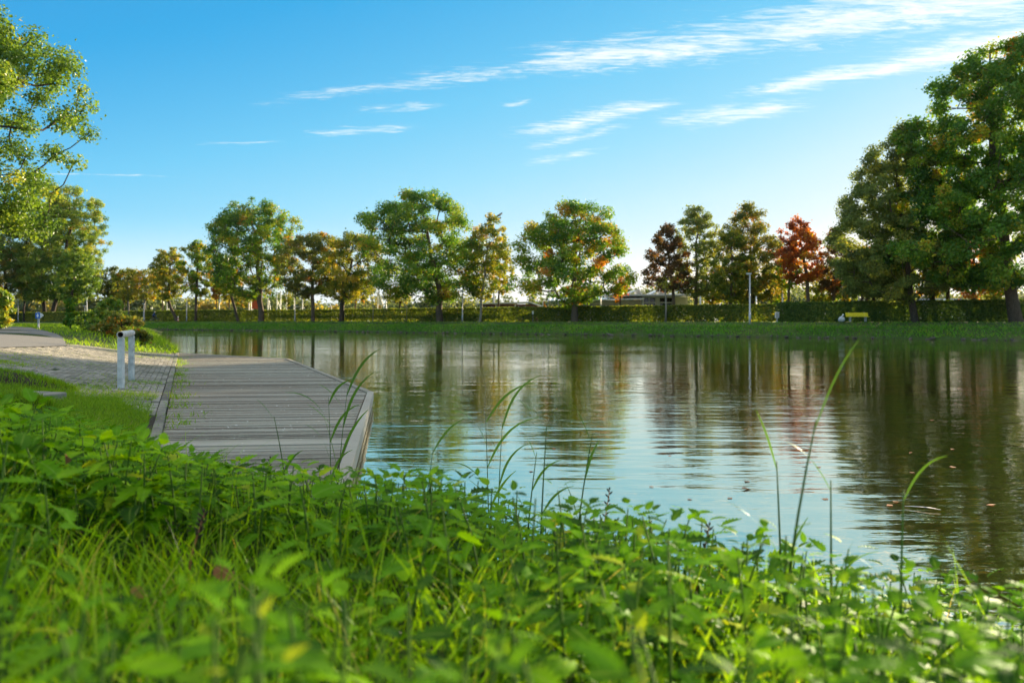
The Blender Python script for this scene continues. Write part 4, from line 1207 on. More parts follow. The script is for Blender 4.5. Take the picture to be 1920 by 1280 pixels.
def far_house():
    D = hedge_D(1785) + 38
    x = lambda p: X_at(p, D) - X_at(1785, D)
    z = lambda y: Z_at(y, D) - BZ
    th = thing('house', 'far grey-roofed house with white gable seen between trunks on the right', 'building', frame_at(1785, D))
    MB().box((x(1742), 0, -.1), (x(1830), 7, z(571))).build('wall', 'wall_cream', th)
    MB().add([(x(1738), -.6, z(572)), (x(1834), -.6, z(572)), (x(1834), 7.6, z(572)), (x(1738), 7.6, z(572)), (x(1748), 3.5, z(558.5)), (x(1824), 3.5, z(558.5))],
             [(0, 1, 5, 4), (2, 3, 4, 5), (1, 2, 5), (3, 0, 4), (3, 2, 1, 0)]).build('roof', 'roof_slate', th)
    MB().add([(x(1763), -.9, -.1), (x(1781), -.9, -.1), (x(1781), -.9, z(570)), (x(1772), -.9, z(560.5)), (x(1763), -.9, z(570)),
              (x(1763), 2, -.1), (x(1781), 2, -.1), (x(1781), 2, z(570)), (x(1772), 2, z(560.5)), (x(1763), 2, z(570))],
             [(0, 1, 2, 3, 4), (9, 8, 7, 6, 5), (1, 6, 7, 2), (2, 7, 8, 3), (3, 8, 9, 4), (4, 9, 5, 0)]).build('gable', 'white_paint', th)
    for p in (1750, 1792, 1810):
        w_ = MB().box((x(p), -.08, z(581)), (x(p + 6), -.01, z(575))).build('window', 'window_glass', th)
        MB().box((x(p) - .1, -.14, z(581) - .15), (x(p + 6) + .1, -.005, z(581) - .01)).build('sill', 'white_paint', w_)
far_house()
# white parasol-like awning behind hedge
D = hedge_D(1657) + 6
th = thing('street_sign_arm', 'white slanted lamp arm peeking over the hedge behind the bench', 'lamp', frame_at(1650, D))
MB().tube([(0, 0, -.1), (0, 0, Z_at(565, D) - BZ), (.3, 0, Z_at(563, D) - BZ)], [.06, .05, .05], 8).build('pole', 'steel', th)
MB().bar((.25, 0, Z_at(563.5, D) - BZ), (.95, 0, Z_at(560.5, D) - BZ), .25, .12).build('lamp_head', 'white_paint', th)

# ------------------------------------------------------------------ cyclist
D = hedge_D(289) - 4.2
bx, by = X_at(289, D), D
bk = thing('bicycle', 'dark bicycle ridden along the far path before the left hedge', 'bicycle', (bx, by, BZ + .06), R(35))
for xw in (-.53, .53):
    w_ = MB().tube([(xw + .33 * math.cos(a), 0, .345 + .33 * math.sin(a)) for a in np.linspace(0, 2 * math.pi, 25)], .022, 6, False).build('wheel', 'rubber', bk, smooth=True)
    mb = MB()
    for a in np.linspace(0, math.pi, 7)[:-1]: mb.bar((xw - .31 * math.cos(a), 0, .345 - .31 * math.sin(a)), (xw + .31 * math.cos(a), 0, .345 + .31 * math.sin(a)), .006)
    mb.build('spokes', 'steel', w_)
mb = MB()
for p0, p1 in [((-.53, 0, .345), (-.05, 0, .32)), ((-.05, 0, .32), (-.2, 0, .86)), ((-.05, 0, .32), (.40, 0, .80)), ((-.18, 0, .78), (.40, 0, .86)), ((-.53, 0, .345), (-.18, 0, .78)), ((.53, 0, .345), (.38, 0, 1.0))]:
    mb.tube([p0, p1], .02, 6)
mb.build('frame', 'cloth_blue', bk)
MB().tube([(.36, -.28, 1.02), (.42, 0, 1.04), (.36, .28, 1.02)], .016, 6).build('handlebar', 'steel', bk)
MB().prism([(-.34, -.09), (-.10, -.03), (-.06, 0), (-.10, .03), (-.34, .09)], .88, .94).build('saddle', 'rubber', bk)
pe = thing('person', 'person in dark blue jacket riding the bicycle along the far path', 'person', (bx, by, BZ + .06), R(35))
def skin_body(name, pts, edges, radii, mat, parent, root=0):
    me = bpy.data.meshes.new(name); me.from_pydata(pts, edges, []); me.update()
    o = new_obj(name, me, mat, parent)
    o.modifiers.new('skin', 'SKIN'); me.skin_vertices if hasattr(me, 'skin_vertices') else None
    lay = me.skin_vertices[0] if len(me.skin_vertices) else None
    if lay:
        for i_, r_ in enumerate(radii):
            lay.data[i_].radius = (r_, r_) if not isinstance(r_, tuple) else r_
            lay.data[i_].use_root = (i_ == root)
    o.modifiers.new('sub', 'SUBSURF').levels = 1
    return o
pts = [(-.2, 0, 1.0), (-.12, 0, 1.2), (.0, 0, 1.42), (.05, 0, 1.53), (.09, 0, 1.66), (.10, 0, 1.76),
       (-.02, .19, 1.42), (.14, .26, 1.2), (.36, .26, 1.05), (-.02, -.19, 1.42), (.14, -.26, 1.2), (.36, -.26, 1.05),
       (-.16, .1, .95), (.18, .11, .78), (.0, .11, .36), (.1, .11, .28), (-.16, -.1, .95), (.12, -.11, .62), (-.10, -.11, .22), (0, -.11, .14)]
edges = [(0, 1), (1, 2), (2, 3), (3, 4), (4, 5), (2, 6), (6, 7), (7, 8), (2, 9), (9, 10), (10, 11), (0, 12), (12, 13), (13, 14), (14, 15), (0, 16), (16, 17), (17, 18), (18, 19)]
skin_body('body', pts, edges, [.15, .16, .17, .06, .10, .09, .08, .055, .04, .08, .055, .04, .10, .075, .05, .04, .10, .075, .05, .04], 'cloth_blue', pe)
o = blob('hair', 'hair_grey', pe, .115, 3, 2, .05); o.location = (.08, 0, 1.74)
skin_body('trousers', [(-.2, 0, .98), (-.16, .1, .95), (.18, .11, .78), (.02, .11, .40), (-.16, -.1, .95), (.12, -.11, .62), (-.08, -.11, .26)],
          [(0, 1), (1, 2), (2, 3), (0, 4), (4, 5), (5, 6)], [.16, .115, .09, .065, .115, .09, .065], 'trousers', pe)

# ------------------------------------------------------------------ dock
DZ = 0.23
dock_poly = np.array([(-2.95, 6.55), (-1.22, 5.6), (-2.47, 14.1), (-7.4, 26.5), (-13.05, 31.3), (-9.22, 21.92), (-3.62, 8.2)], float)
dock = thing('dock', 'grey weathered wooden landing stage with angled corner at the water', 'dock', (-5, 15, 0))
pa = R(6.5); pd = np.array((math.cos(pa), math.sin(pa))); pn = np.array((-pd[1], pd[0]))
def clip_line(w):
    us = []
    for a, b in zip(dock_poly, np.roll(dock_poly, -1, 0)):
        wa, wb = a @ pn, b @ pn
        if (wa - w) * (wb - w) < 0:
            p = a + (b - a) * (w - wa) / (wb - wa); us.append(p @ pd)
    return (min(us), max(us)) if len(us) >= 2 else None
ws = dock_poly @ pn
w = ws.min() + .02; r = random.Random(3)
while w < ws.max() - .16:
    c0, c1 = clip_line(w + .004), clip_line(w + .116)
    if c0 and c1 and c0[1] - c0[0] > .3 and c1[1] - c1[0] > .15:
        zt = DZ + r.uniform(-.007, .006)
        e0, e1 = .02, .10
        P4 = [pd * (c0[0] + e0) + pn * (w + .006), pd * (c0[1] - e1) + pn * (w + .006), pd * (c1[1] - e1) + pn * (w + .116), pd * (c1[0] + e0) + pn * (w + .116)]
        tilt = r.uniform(-.003, .003)
        mb = MB().prism([(p[0] + 5, p[1] - 15) for p in P4], zt - .035, zt)
        for k in (4, 5): mb.v[k] = (mb.v[k][0], mb.v[k][1], zt + tilt)
        mb.build('plank', 'plank_wood', dock)
    w += .122
# edge timbers
def edge_timber(a, b, off, w_, z0, z1, name):
    a, b = np.array(a), np.array(b); d = (b - a) / np.linalg.norm(b - a); nr = np.array((d[1], -d[0]))
    p = [a + nr * off, b + nr * off, b + nr * (off - w_), a + nr * (off - w_)]
    MB().prism([(q_[0] + 5, q_[1] - 15) for q_ in p], z0, z1).build(name, 'plank_wood', dock, bevel=.008)
for a, b in (((-1.22, 5.6), (-2.47, 14.1)), ((-2.47, 14.1), (-7.4, 26.5)), ((-7.4, 26.5), (-13.05, 31.3))):
    edge_timber(a, b, .03, .11, DZ - .11, DZ + .022, 'edge_timber')
    edge_timber(a, b, .012, .08, DZ - .21, DZ - .125, 'waling')
    n = int(np.linalg.norm(np.array(b) - np.array(a)) / 2.4)
    for k in range(n + 1):
        p = np.array(a) + (np.array(b) - np.array(a)) * (k + .2) / (n + .6)
        MB().tube([(p[0] + 5 - .12, p[1] - 15, -.9), (p[0] + 5 - .12, p[1] - 15, DZ - .05)], .09, 8).build('pile', 'bark_dark', dock)

# kerb stones between paving and dock
kb = bpy.data.objects.new('kerb', None); COL.objects.link(kb); tag(kb, kind='structure')
K0, K1 = np.array((-3.45, 7.8)), np.array((-13.0, 31.2))
kd = (K1 - K0) / np.linalg.norm(K1 - K0); kn = np.array((-kd[1], kd[0]))
L = np.linalg.norm(K1 - K0); r = random.Random(8)
k = 0.0
while k < L - .3:
    ln = min(1.0, L - k) - .012
    j = r.uniform(-.006, .006)
    p = [K0 + kd * k + kn * (.0 + j), K0 + kd * (k + ln) + kn * (.0 + j), K0 + kd * (k + ln) + kn * (.11 + j), K0 + kd * k + kn * (.11 + j)]
    MB().prism([tuple(q_) for q_ in p], -.4, .275 + r.uniform(-.006, .006)).build('kerb_stone', 'kerb_concrete', kb, bevel=.008)
    k += 1.0

us_ = np.linspace(-.2, L, 60); sv_ = np.array([.04, .3, .6, .95])
U_, S_ = np.meshgrid(us_, sv_)
P_ = K0[None, None] + kd * U_[..., None] + kn * S_[..., None]
Zv = prof_pave(S_) - .020; Zv[-1] -= .05
i = np.arange(U_.size).reshape(U_.shape)
q = np.stack([i[:-1, :-1], i[1:, :-1], i[1:, 1:], i[:-1, 1:]], -1).reshape(-1, 4)
tag(new_obj('verge', npmesh('verge', np.dstack([P_, Zv]).reshape(-1, 3), q, smooth=True), 'soil'), kind='structure')
# paving of the slipway: concrete blocks
pv = bpy.data.objects.new('paving', None); COL.objects.link(pv); tag(pv, kind='structure')
bl, bw_ = .215, .108
blk = MB()
blk.box((-bl / 2 + .005, -bw_ / 2 + .005, -.06), (bl / 2 - .005, bw_ / 2 - .005, 0))
bme = bpy.data.meshes.new('paving_block'); bme.from_pydata(blk.v, [], blk.f[1:]); bme.update(); bme.materials.append(MATS['paver'])
cand = []
r = random.Random(11)
nu, nv = int((L - .4) / bl), int(7.2 / bw_)
for iv in range(nv):
    s0 = .115 + (iv + .5) * bw_
    for iu in range(nu):
        u0 = 1.2 + (iu + (.5 if iv % 2 else 0)) * bl
        p = K0 + kd * u0 + kn * s0
        # irregular lower end of the paving
        lo = float(np.interp(s0, [0, .65, 2.5, 6], [1.6, 4.6, 6.6, 7.8])) + .25 * math.sin(s0 * 4.1) + .2 * math.sin(s0 * 9.3)
        hi = 23.2 - .60 * s0 + .3 * math.sin(s0 * 3)
        if u0 < lo or u0 > hi: continue
        if in_poly(np.array(p[0]), np.array(p[1]), rp): continue
        if r.random() < .012: continue
        cand.append((p[0], p[1], float(prof_pave(s0)) + r.uniform(-.005, .004), s0))
cand.sort(key=lambda c: c[0] ** 2 + c[1] ** 2)
ang = math.atan2(kd[1], kd[0])
for k, (x, y, z, s0) in enumerate(cand[:300]):
    o = new_obj('paving_block', bme, None, pv, (x, y, z))
    sl = float(prof_pave(s0 + .1) - prof_pave(s0 - .1)) / .2
    o.rotation_euler = Matrix.Rotation(ang, 3, 'Z').__matmul__(Matrix.Rotation(math.atan(sl), 3, 'X')).to_euler()
V8 = np.array(blk.v); F8 = np.array(blk.f[1:])
rest = np.array([c for c in cand[300:]])
if len(rest):
    ca, sa = math.cos(ang), math.sin(ang)
    sl = (prof_pave(rest[:, 3] + .1) - prof_pave(rest[:, 3] - .1)) / .2
    vy = V8[:, 1][None]; zz = V8[:, 2][None] + sl[:, None] * vy
    vx = np.repeat(V8[:, 0][None], len(rest), 0); vy = np.repeat(vy, len(rest), 0)
    Vw = np.stack([rest[:, 0:1] + vx * ca - vy * sa, rest[:, 1:2] + vx * sa + vy * ca, rest[:, 2:3] + zz], -1).reshape(-1, 3)
    Fw = (np.arange(len(rest)) * 8)[:, None, None] + F8[None]
    tag(new_obj('paving_block_field', npmesh('paving_block_field', Vw, Fw.reshape(-1, 4)), 'paver', pv), kind='stuff')

# barrier rail
a = (-6.72, 13.75); b = (-7.42, 15.6)
za, zb = (float(prof_pave(shore_s(*p))) for p in (a, b))
th = thing('barrier', 'grey steel barrier of two square posts and a round pipe by the dock', 'barrier', (a[0], a[1], za))

for p, zg in ((a, za), (b, zb)):
    MB().box((p[0] - a[0] - .045, p[1] - a[1] - .045, zg - za - .2), (p[0] - a[0] + .045, p[1] - a[1] + .045, 1.21 - za)).build('post', 'post_paint', th, bevel=.006)
d = (Vector(b) - Vector(a)).normalized()
pts = [(-d.x * .12, -d.y * .12, 1.265 - za), (b[0] - a[0] + d.x * .1, b[1] - a[1] + d.y * .1, 1.265 - za)]
pipe = MB()
v0, v1 = Vector(pts[0]), Vector(pts[1]); ax = (v1 - v0).normalized(); e1 = Vector((0, 0, 1)); e2 = ax.cross(e1)
ns = 20; V = []
for p in (v0, v1):
    for rr in (.058, .046):
        for k in range(ns):
            an = 2 * math.pi * k / ns; V.append(p + (e1 * math.sin(an) + e2 * math.cos(an)) * rr)
Fs = []
for k in range(ns):
    k2 = (k + 1) % ns
    Fs += [(k, k2, 2 * ns + k2, 2 * ns + k), (ns + k2, ns + k, 3 * ns + k, 3 * ns + k2), (k2, k, ns + k, ns + k2), (2 * ns + k, 2 * ns + k2, 3 * ns + k2, 3 * ns + k)]
pipe.add(V, Fs).build('pipe', 'pipe_paint', th, smooth=False)

# ------------------------------------------------------------------ near side: mound, slab, sign, shrubs
D = 12.2
z0 = float(near_z(X_at(60, 11.5), 11.5))
th = thing('concrete_slab', 'old concrete slab half sunk in the grass left of the barrier', 'slab', (X_at(75, 11.0), 11.0, float(near_z(X_at(48, 11.0), 11.0)) + .02), R(-12))
MB().box((-.26, -.26, -.15), (.28, .18, .008)).build('slab', 'slab_concrete', th, bevel=.02)
MB().box((-.24, -.24, .0082), (.02, .16, .014)).build('top_layer', 'slab_concrete', th, bevel=.01)
def mound(label, px, D, rx, ry, h, seed):
    x0, y0 = X_at(px, D), D
    rng = np.random.RandomState(seed)
    g = np.linspace(-1, 1, 26); gx, gy = np.meshgrid(g, g)
    rr = np.sqrt(gx ** 2 + gy ** 2)
    z = h * np.clip(1 - rr ** 2, 0, 1) ** .8 * (1 + .35 * vnoise(gx * 4, gy * 4, seed)) + near_z(x0 + gx * rx, y0 + gy * ry) - np.where(rr > .97, .12, .0)
    zb = float(near_z(x0, y0))
    V = np.stack([gx * rx, gy * ry, z - zb], -1).reshape(-1, 3)
    i = np.arange(676).reshape(26, 26)
    q = np.stack([i[:-1, :-1], i[:-1, 1:], i[1:, 1:], i[1:, :-1]], -1).reshape(-1, 4)
    th = thing('earth_mound', label, 'mound', (x0, y0, zb))
    new_obj('soil', npmesh('soil', V, q, smooth=True), 'soil', th)
    n = 3800
    a = rng.uniform(0, 6.28, n); rad = np.sqrt(rng.uniform(0, 1, n))
    px_, py_ = rad * np.cos(a), rad * np.sin(a)
    k = (py_ > -.05) | (rng.uniform(size=n) < .35)
    px_, py_, rad = px_[k], py_[k], rad[k]
    pz = h * np.clip(1 - rad ** 2, 0, 1) ** .8 + near_z(x0 + px_ * rx, y0 + py_ * ry) - zb - .01
    V, fs, ta = blades(np.column_stack([px_ * rx, py_ * ry, pz]), rng.uniform(.05, .14, len(px_)), np.full(len(px_), .012), rng, np.clip(rng.normal(.4, .2, len(px_)), 0, 1))
    tag(new_obj('turf', npmesh('turf', V, fs, {'tone': ta}), 'grass_mid', th), kind='stuff')
mound('earth hummock with dark bare soil face behind the sunken slab', 25, 12.2, .95, .45, .14, 31)
mound('small heap of dark earth in the grass below the slab', 48, 9.6, .38, .28, .13, 32)

# blue waterway sign
D = 44.0
zg = float(near_z(X_at(71, D), D))
th = thing('waterway_sign', 'blue sign with white diamond and white arrow on the near bank', 'sign', (X_at(71, D), D, zg))
zs_ = Z_at(591.5, D) - zg
MB().box((-.04, .03, -.2), (.04, .10, zs_ + .2)).build('post', 'steel', th)
MB().box((-.12, -.03, zs_ - .16), (.14, .025, zs_ + .16)).build('panel', 'sign_blue', th)
MB().add([(-.055, -.036, zs_), (.01, -.036, zs_ - .12), (.075, -.036, zs_), (.01, -.036, zs_ + .12)], [(0, 1, 2, 3)]).build('diamond', 'white_paint', th)
MB().add([(.142, -.03, zs_ - .15), (.33, -.03, zs_), (.142, -.03, zs_ + .15), (.142, .02, zs_ - .15), (.33, .02, zs_), (.142, .02, zs_ + .15)],
         [(0, 1, 2), (5, 4, 3), (0, 3, 4, 1), (1, 4, 5, 2), (2, 5, 3, 0)]).build('arrow', 'white_paint', th)

def shrub(name, label, px, D, rows, pal, seed, leaf=.12, dens=1.0, tone=(.45, .18), cat='shrub'):
    zg = float(near_z(X_at(px, D), D)) - .05
    th = tree(name, label, px, D, rows, .10, pal, seed, leaf, dens, tone, 'shrubs on the near bank', 'bark_dark', zg, clumpk=.55, fork=0.0)
    th['category'] = cat
    return th
shrub('leafy_shrub', 'tall leafy yellow-green shrub on the near bank above the water', 205, 40, [(560, 195, 222), (575, 185, 232), (595, 170, 240), (612, 165, 236)], 'leaf_bright', 71, .14, .9, (.42, .2))
shrub('leafy_shrub', 'low tangled brownish shrub spreading at the water edge', 232, 37, [(592, 215, 250), (604, 190, 268), (616, 175, 262), (625, 185, 250)], 'leaf_olive', 72, .11, .9, (.6, .2))
shrub('leafy_shrub', 'low bushy shrub left of the tall yellow-green one', 165, 42, [(588, 150, 180), (600, 142, 196), (614, 140, 200)], 'leaf_bright', 73, .12, .8, (.3, .2))
shrub('vine_column', 'dark green creeper-clad stump on the near bank right of the blue sign', 132, 46, [(560, 128, 138), (572, 124, 140), (590, 124, 144), (606, 122, 142)], 'leaf_green', 74, .13, 1.6, (.3, .12), 'shrub')
shrub('ivy_shrub', 'yellow-green ivy-covered shrub at the left edge of the picture', 2, 40, [(545, -12, 12), (562, -22, 20), (585, -30, 24), (602, -34, 30)], 'leaf_bright', 75, .14, 1.2, (.65, .15), 'shrub')
shrub('water_bush', 'dark small bush overhanging the water beyond the barrier', 262, 34, [(622, 252, 275), (630, 246, 282), (640, 250, 280)], 'leaf_olive', 76, .10, 1.0, (.4, .2), 'shrub')

# grass on the near bank (mid distance) and between the blocks
rng = np.random.RandomState(120)
def scatter(n, x0, x1, y0, y1): return rng.uniform(x0, x1, n), rng.uniform(y0, y1, n)
Vs, Qs, Ts_, As, o_ = [], [], [], [], 0
def push(V, fs, ta):
    global o_
    Vs.append(V); Qs.append(fs[0] + o_); Ts_.append(fs[1] + o_); As.append(ta); o_ += len(V)
# lawn between nettles and slipway
x, y = scatter(220000, -12, -2.2, 4.6, 16)
s = shore_s(x, y); u = (x - K0[0]) * kd[0] + (y - K0[1]) * kd[1]
lo = np.interp(s, [0, .65, 2.5, 6], [1.6, 4.6, 6.6, 7.8]) + .25 * np.sin(s * 4.1) + .2 * np.sin(s * 9.3)
patch = vnoise(x * 1.6, y * 1.6, 21)
prob = np.where(u < lo + .1, .95, np.clip(.45 + 1.4 * patch - .15 * (u - lo), 0, .9)) * (s > .18)
inslab = (np.abs(x - X_at(77, 11)) < .30) & (np.abs(y - 10.95) < .24)
k = (rng.uniform(size=len(x)) < prob) & ~inslab & (s < 6.5)
x, y, s, u, lo = x[k], y[k], s[k], u[k], lo[k]
zg = np.where((y > 8.2), prof_pave(s) - .018, near_z(x, y) - .01)
n = len(x)
push(*blades(np.column_stack([x, y, zg]), rng.uniform(.035, .10, n) * np.where(u < lo, 1.15, .8), rng.uniform(.006, .012, n), rng,
             np.clip(rng.normal(.5, .17, n) + .25 * vnoise(x * .8, y * .8, 22), 0, 1), .8, 2, .7))
# tufts on the paving further up
x, y = scatter(90000, -16, -6, 12, 30)
s = shore_s(x, y)
patch = vnoise(x * 1.1, y * .8, 25) + .5 * vnoise(x * 4, y * 4, 26)
k = (s > .2) & (s < 6.5) & (rng.uniform(size=len(x)) < np.clip((patch - .12) * 1.0, 0, .6)) & ~in_poly(x, y, rp)
x, y, s = x[k], y[k], s[k]; n = len(x)
push(*blades(np.column_stack([x, y, prof_pave(s) - .02]), rng.uniform(.03, .07, n), rng.uniform(.008, .014, n), rng, np.clip(rng.normal(.6, .2, n), 0, 1), .8, 2, .7))
# bank beyond the road and the dock
x, y = scatter(120000, -75, -12, 25, 110)
D = y
s = shore_s(x, y); pxx = 960 + x / y * F
u = (x - K0[0]) * kd[0] + (y - K0[1]) * kd[1]
pav = (u < 23.2 - .6 * s) & (s < 7.3)
k = (s > .05) & (pxx > -60) & (pxx < 360) & ~in_poly(x, y, rp) & ~pav & (rng.uniform(size=len(x)) < np.clip(1.5 * (1 - y / 130), .15, 1))
x, y, s = x[k], y[k], s[k]; n = len(x)
big = np.where(s < 2.2, 1.9, 1.0) * (1 + .5 * vnoise(x * .7, y * .7, 33))
zz_ = np.where(y < 31, prof_pave(s) - .05, near_z(x, y) - .02)
push(*blades(np.column_stack([x, y, zz_]), rng.uniform(.10, .22, n) * big, rng.uniform(.02, .04, n), rng, np.clip(rng.normal(.45, .18, n), 0, 1), .9, 2, .6))
# weeds in the joint beside the dock
x = []; 
for k in range(46):
    uu = rng.uniform(1, 22); p = K0 + kd * uu - kn * rng.uniform(-.05, .25)
    m = rng.randint(8, 40); sp = rng.uniform(.04, .18)
    x.append(np.column_stack([p[0] + rng.normal(0, sp, m), p[1] + rng.normal(0, sp, m), np.full(m, DZ + .0)]))
x = np.vstack(x); n = len(x)
push(*blades(x, rng.uniform(.04, .12, n), rng.uniform(.008, .016, n), rng, np.clip(rng.normal(.5, .2, n), 0, 1), .9, 2, .8))
tag(new_obj('lawn_grass', npmesh('lawn_grass', np.vstack(Vs), [np.vstack(Qs), np.vstack(Ts_)], {'tone': np.concatenate(As)}), 'grass_mid'),
    'short grass on the near bank and growing between paving blocks', 'grass', kind='stuff')

# ------------------------------------------------------------------ nettles
def nettle_leaf_data(kind):
    r = random.Random(40 + kind)
    K = 6; V, Fc, rib = [], [], []
    droop = r.uniform(.18, .45); fold = r.uniform(.06, .22); wid = r.uniform(.27, .34); side = r.uniform(-.12, .12)
    def pt(t, wv, z): 
        return (t, wv + side * t * t, z - droop * t * t + fold * abs(wv))
    wf = lambda t: wid * 2.05 * (max(t, 0) + .03) ** .50 * max(1 - t, 0) ** 1.0
    ts_ = [i_ / K for i_ in range(K + 1)]
    for t in ts_: V.append(pt(t, 0, 0)); rib.append(0)
    for sgn in (1, -1):
        b0 = len(V)
        for i_, t in enumerate(ts_):
            V.append(pt(t, sgn * wf(t) * .70, -.034)); rib.append(1)
        b1 = len(V)
        for i_ in range(K):
            t = ts_[i_] + .80 / K
            V.append(pt(t + .02, sgn * wf(ts_[i_] + .45 / K) * 1.20, .018)); rib.append(1)
        for i_ in range(K):
            f = (i_, i_ + 1, b0 + i_ + 1, b1 + i_, b0 + i_)
            Fc.append(f if sgn < 0 else f[::-1])
    return np.array(V), np.array(Fc), np.array(rib, float)
NL = [nettle_leaf_data(k) for k in range(5)]
NLM = []
for k, (V, Fc, rib) in enumerate(NL):
    for tonev in (.30, .52, .74):
        me = npmesh('leaf', V, Fc, {'tone': np.full(len(V), tonev), 'rib': rib}, smooth=True)
        me.materials.append(MATS['nettle_leaf']); NLM.append(me)


def nettle_layout(rng, h, size):
    """leaf matrices and stem points of one nettle, local to its foot"""
    az0 = rng.uniform(0, 6.28); lx, ly = rng.normal(0, .10, 2) * h
    stem = lambda t: np.array((lx * t * t, ly * t * t, h * t))
    out = []
    nn = max(4, int(h / .055))
    for k in range(nn):
        t = .30 + .70 * (k + 1) / nn
        if k == nn - 1: t = 1.0
        base = stem(t)
        sz = size * np.interp(t, [.3, .7, .9, 1.0], [.85, 1.10, 1.0, .60]) * rng.uniform(.85, 1.15)
        for side in (0, 1):
            az = az0 + k * math.pi / 2 + side * math.pi + rng.normal(0, .22)
            el = np.interp(t, [.3, .8, 1], [-.35, .05, .55]) + rng.normal(0, .14)
            d = np.array((math.cos(az) * math.cos(el), math.sin(az) * math.cos(el), math.sin(el)))
            yv = unit(np.cross((0, 0, 1.0), d)); zv = np.cross(d, yv)
            roll = rng.normal(0, .25)
            yv, zv = yv * math.cos(roll) + zv * math.sin(roll), zv * math.cos(roll) - yv * math.sin(roll)
            pb = base + d * (.018 + .10 * sz)
            out.append((pb, d, yv, zv, sz, rng.randint(0, 5), base))
    pts = [stem(t) for t in (0, .35, .7, 1)]
    return out, pts


rngN = np.random.RandomState(7)
def bed_density(x, y):
    """where nettles grow in front of the camera, and how tall"""
    s = shore_s(x, y)
    px = 960 + x / np.maximum(y, .1) * F
    left = 1 - sstep(330, 560, px)                      # tall thicket on the left
    grassy = np.exp(-((px - 300) / 330.) ** 2) * (y < 1.95) * (y > 1.0)
    return s, px, left, grassy
pos = []
tries = 0
while len(pos) < 1200 and tries < 40000:
    tries += 1
    y = rngN.uniform(.45, 5.2); x = rngN.uniform(-.72, .72) * y + rngN.normal(0, .05)
    s, px, left, grassy = bed_density(np.array(x), np.array(y))
    s = float(s); left = float(left); grassy = float(grassy)
    if s < .12 or y > 4.9: continue
    if rngN.uniform() < grassy * 1.4: continue
    if x < -2.2 and y > 3.6 : continue
    if rngN.uniform() > np.interp(y, [.45, 1.0, 2, 5.2], [.55, .8, 1, 1]): continue
    if len(pos) and min((x - p[0]) ** 2 + (y - p[1]) ** 2 for p in pos[-300:]) < .05 ** 2: continue
    if float(vnoise(np.array(x * 3.1), np.array(y * 3.1), 51)) < -.35 and rngN.uniform() < .8 and left < .5: continue
    h = rngN.uniform(.13, .34)
    h = h + left * rngN.uniform(.02, .12) * (y > 1.6)
    cap = Z_at(np.interp(px, [-100, 0, 150, 300, 420, 520, 900, 1200, 1450, 1700, 1920], [742, 752, 790, 845, 868, 872, 878, 945, 990, 1050, 1100]) + rngN.uniform(-6, 26), y) - float(near_z(np.array(x), np.array(y)))
    if y > 1.3:
        h = min(h, cap)
        if h < .07: continue
    if y < 1.0: h = float(np.clip(Z_at(rngN.uniform(1090, 1275), y) - float(near_z(np.array(x), np.array(y))), .10, .36))
    if s < .6: h *= .9
    pos.append((x, y, float(near_z(np.array(x), np.array(y))) - .01, h))
pos = np.array(pos)
# the tallest plants as seen from the path count as individuals; the rest is the bed
vis = -(pos[:, 2] + pos[:, 3] - CZ) / pos[:, 1]          # smaller = higher in view
order = np.argsort(vis * 1500 - 120 * (np.random.RandomState(1).uniform(size=len(pos))))
ind = set(order[:95].tolist())
sv, sf, sa = [], [], []; bv, bf, ba, br = [], [], [], []; bo = 0
SP = []
for k in range(len(pos)):
    x, y, z, h = pos[k]
    lay, pts = nettle_layout(rngN, h, rngN.uniform(.050, .084) * (1.25 if x / y < -.40 and y > 1.5 else 1.0) * float(np.interp(y, [.45, 1.0, 2.2], [.52, .72, 1.0])))
    tone0 = rngN.normal(.47, .21) if rngN.uniform() > .03 else .97
    if k in ind:
        th = thing('nettle', 'bright green stinging nettle standing up at the edge of the foreground nettle bed', 'nettle', (x, y, z), 0, 'nettles at the edge of the foreground bed')
        V, q_ = tubes_np([(np.array(pts), np.array([.0035, .003, .0025, .0015]))], 5)
        new_obj('stem', npmesh('stem', V, q_, smooth=True), 'nettle_stem', th)
        for (pb, d, yv, zv, sz, kd_, base) in lay:
            M = Matrix(((d[0] * sz, yv[0] * sz, zv[0] * sz, pb[0]), (d[1] * sz, yv[1] * sz, zv[1] * sz, pb[1]), (d[2] * sz, yv[2] * sz, zv[2] * sz, pb[2]), (0, 0, 0, 1)))
            o = new_obj('leaf', NLM[kd_ * 3 + int(np.clip((tone0 - .25) / .5 * 3, 0, 2))], None, th)
            o.matrix_local = M
    else:
        for (pb, d, yv, zv, sz, kd_, base) in lay:
            V, Fc, rib = NL[kd_]
            Wv = (V[:, :1] * d + V[:, 1:2] * yv + V[:, 2:3] * zv) * sz + pb + (x, y, z)
            bv.append(Wv); bf.append(Fc + bo); ba.append(np.full(len(V), np.clip(tone0 + rngN.normal(0, .12), 0, .97))); br.append(rib); bo += len(V)
        SP.append((np.array(pts) + (x, y, z), np.array([.0035, .003, .0025, .0015])))
bed = thing('nettle_bed', 'dense bed of stinging nettles covering the foreground bank', 'nettles', (0, 2, 0))
bed['kind'] = 'stuff'
sh = np.array((0, 2, 0))
me = npmesh('nettle_foliage', np.vstack(bv) - sh, np.vstack(bf), {'tone': np.concatenate(ba), 'rib': np.concatenate(br)}, smooth=True)
tag(new_obj('foliage', me, 'nettle_leaf', bed), kind='stuff')
V, q_ = tubes_np(SP, 4)
tag(new_obj('stems', npmesh('stems', V - sh, q_, smooth=True), 'nettle_stem', bed), kind='stuff')

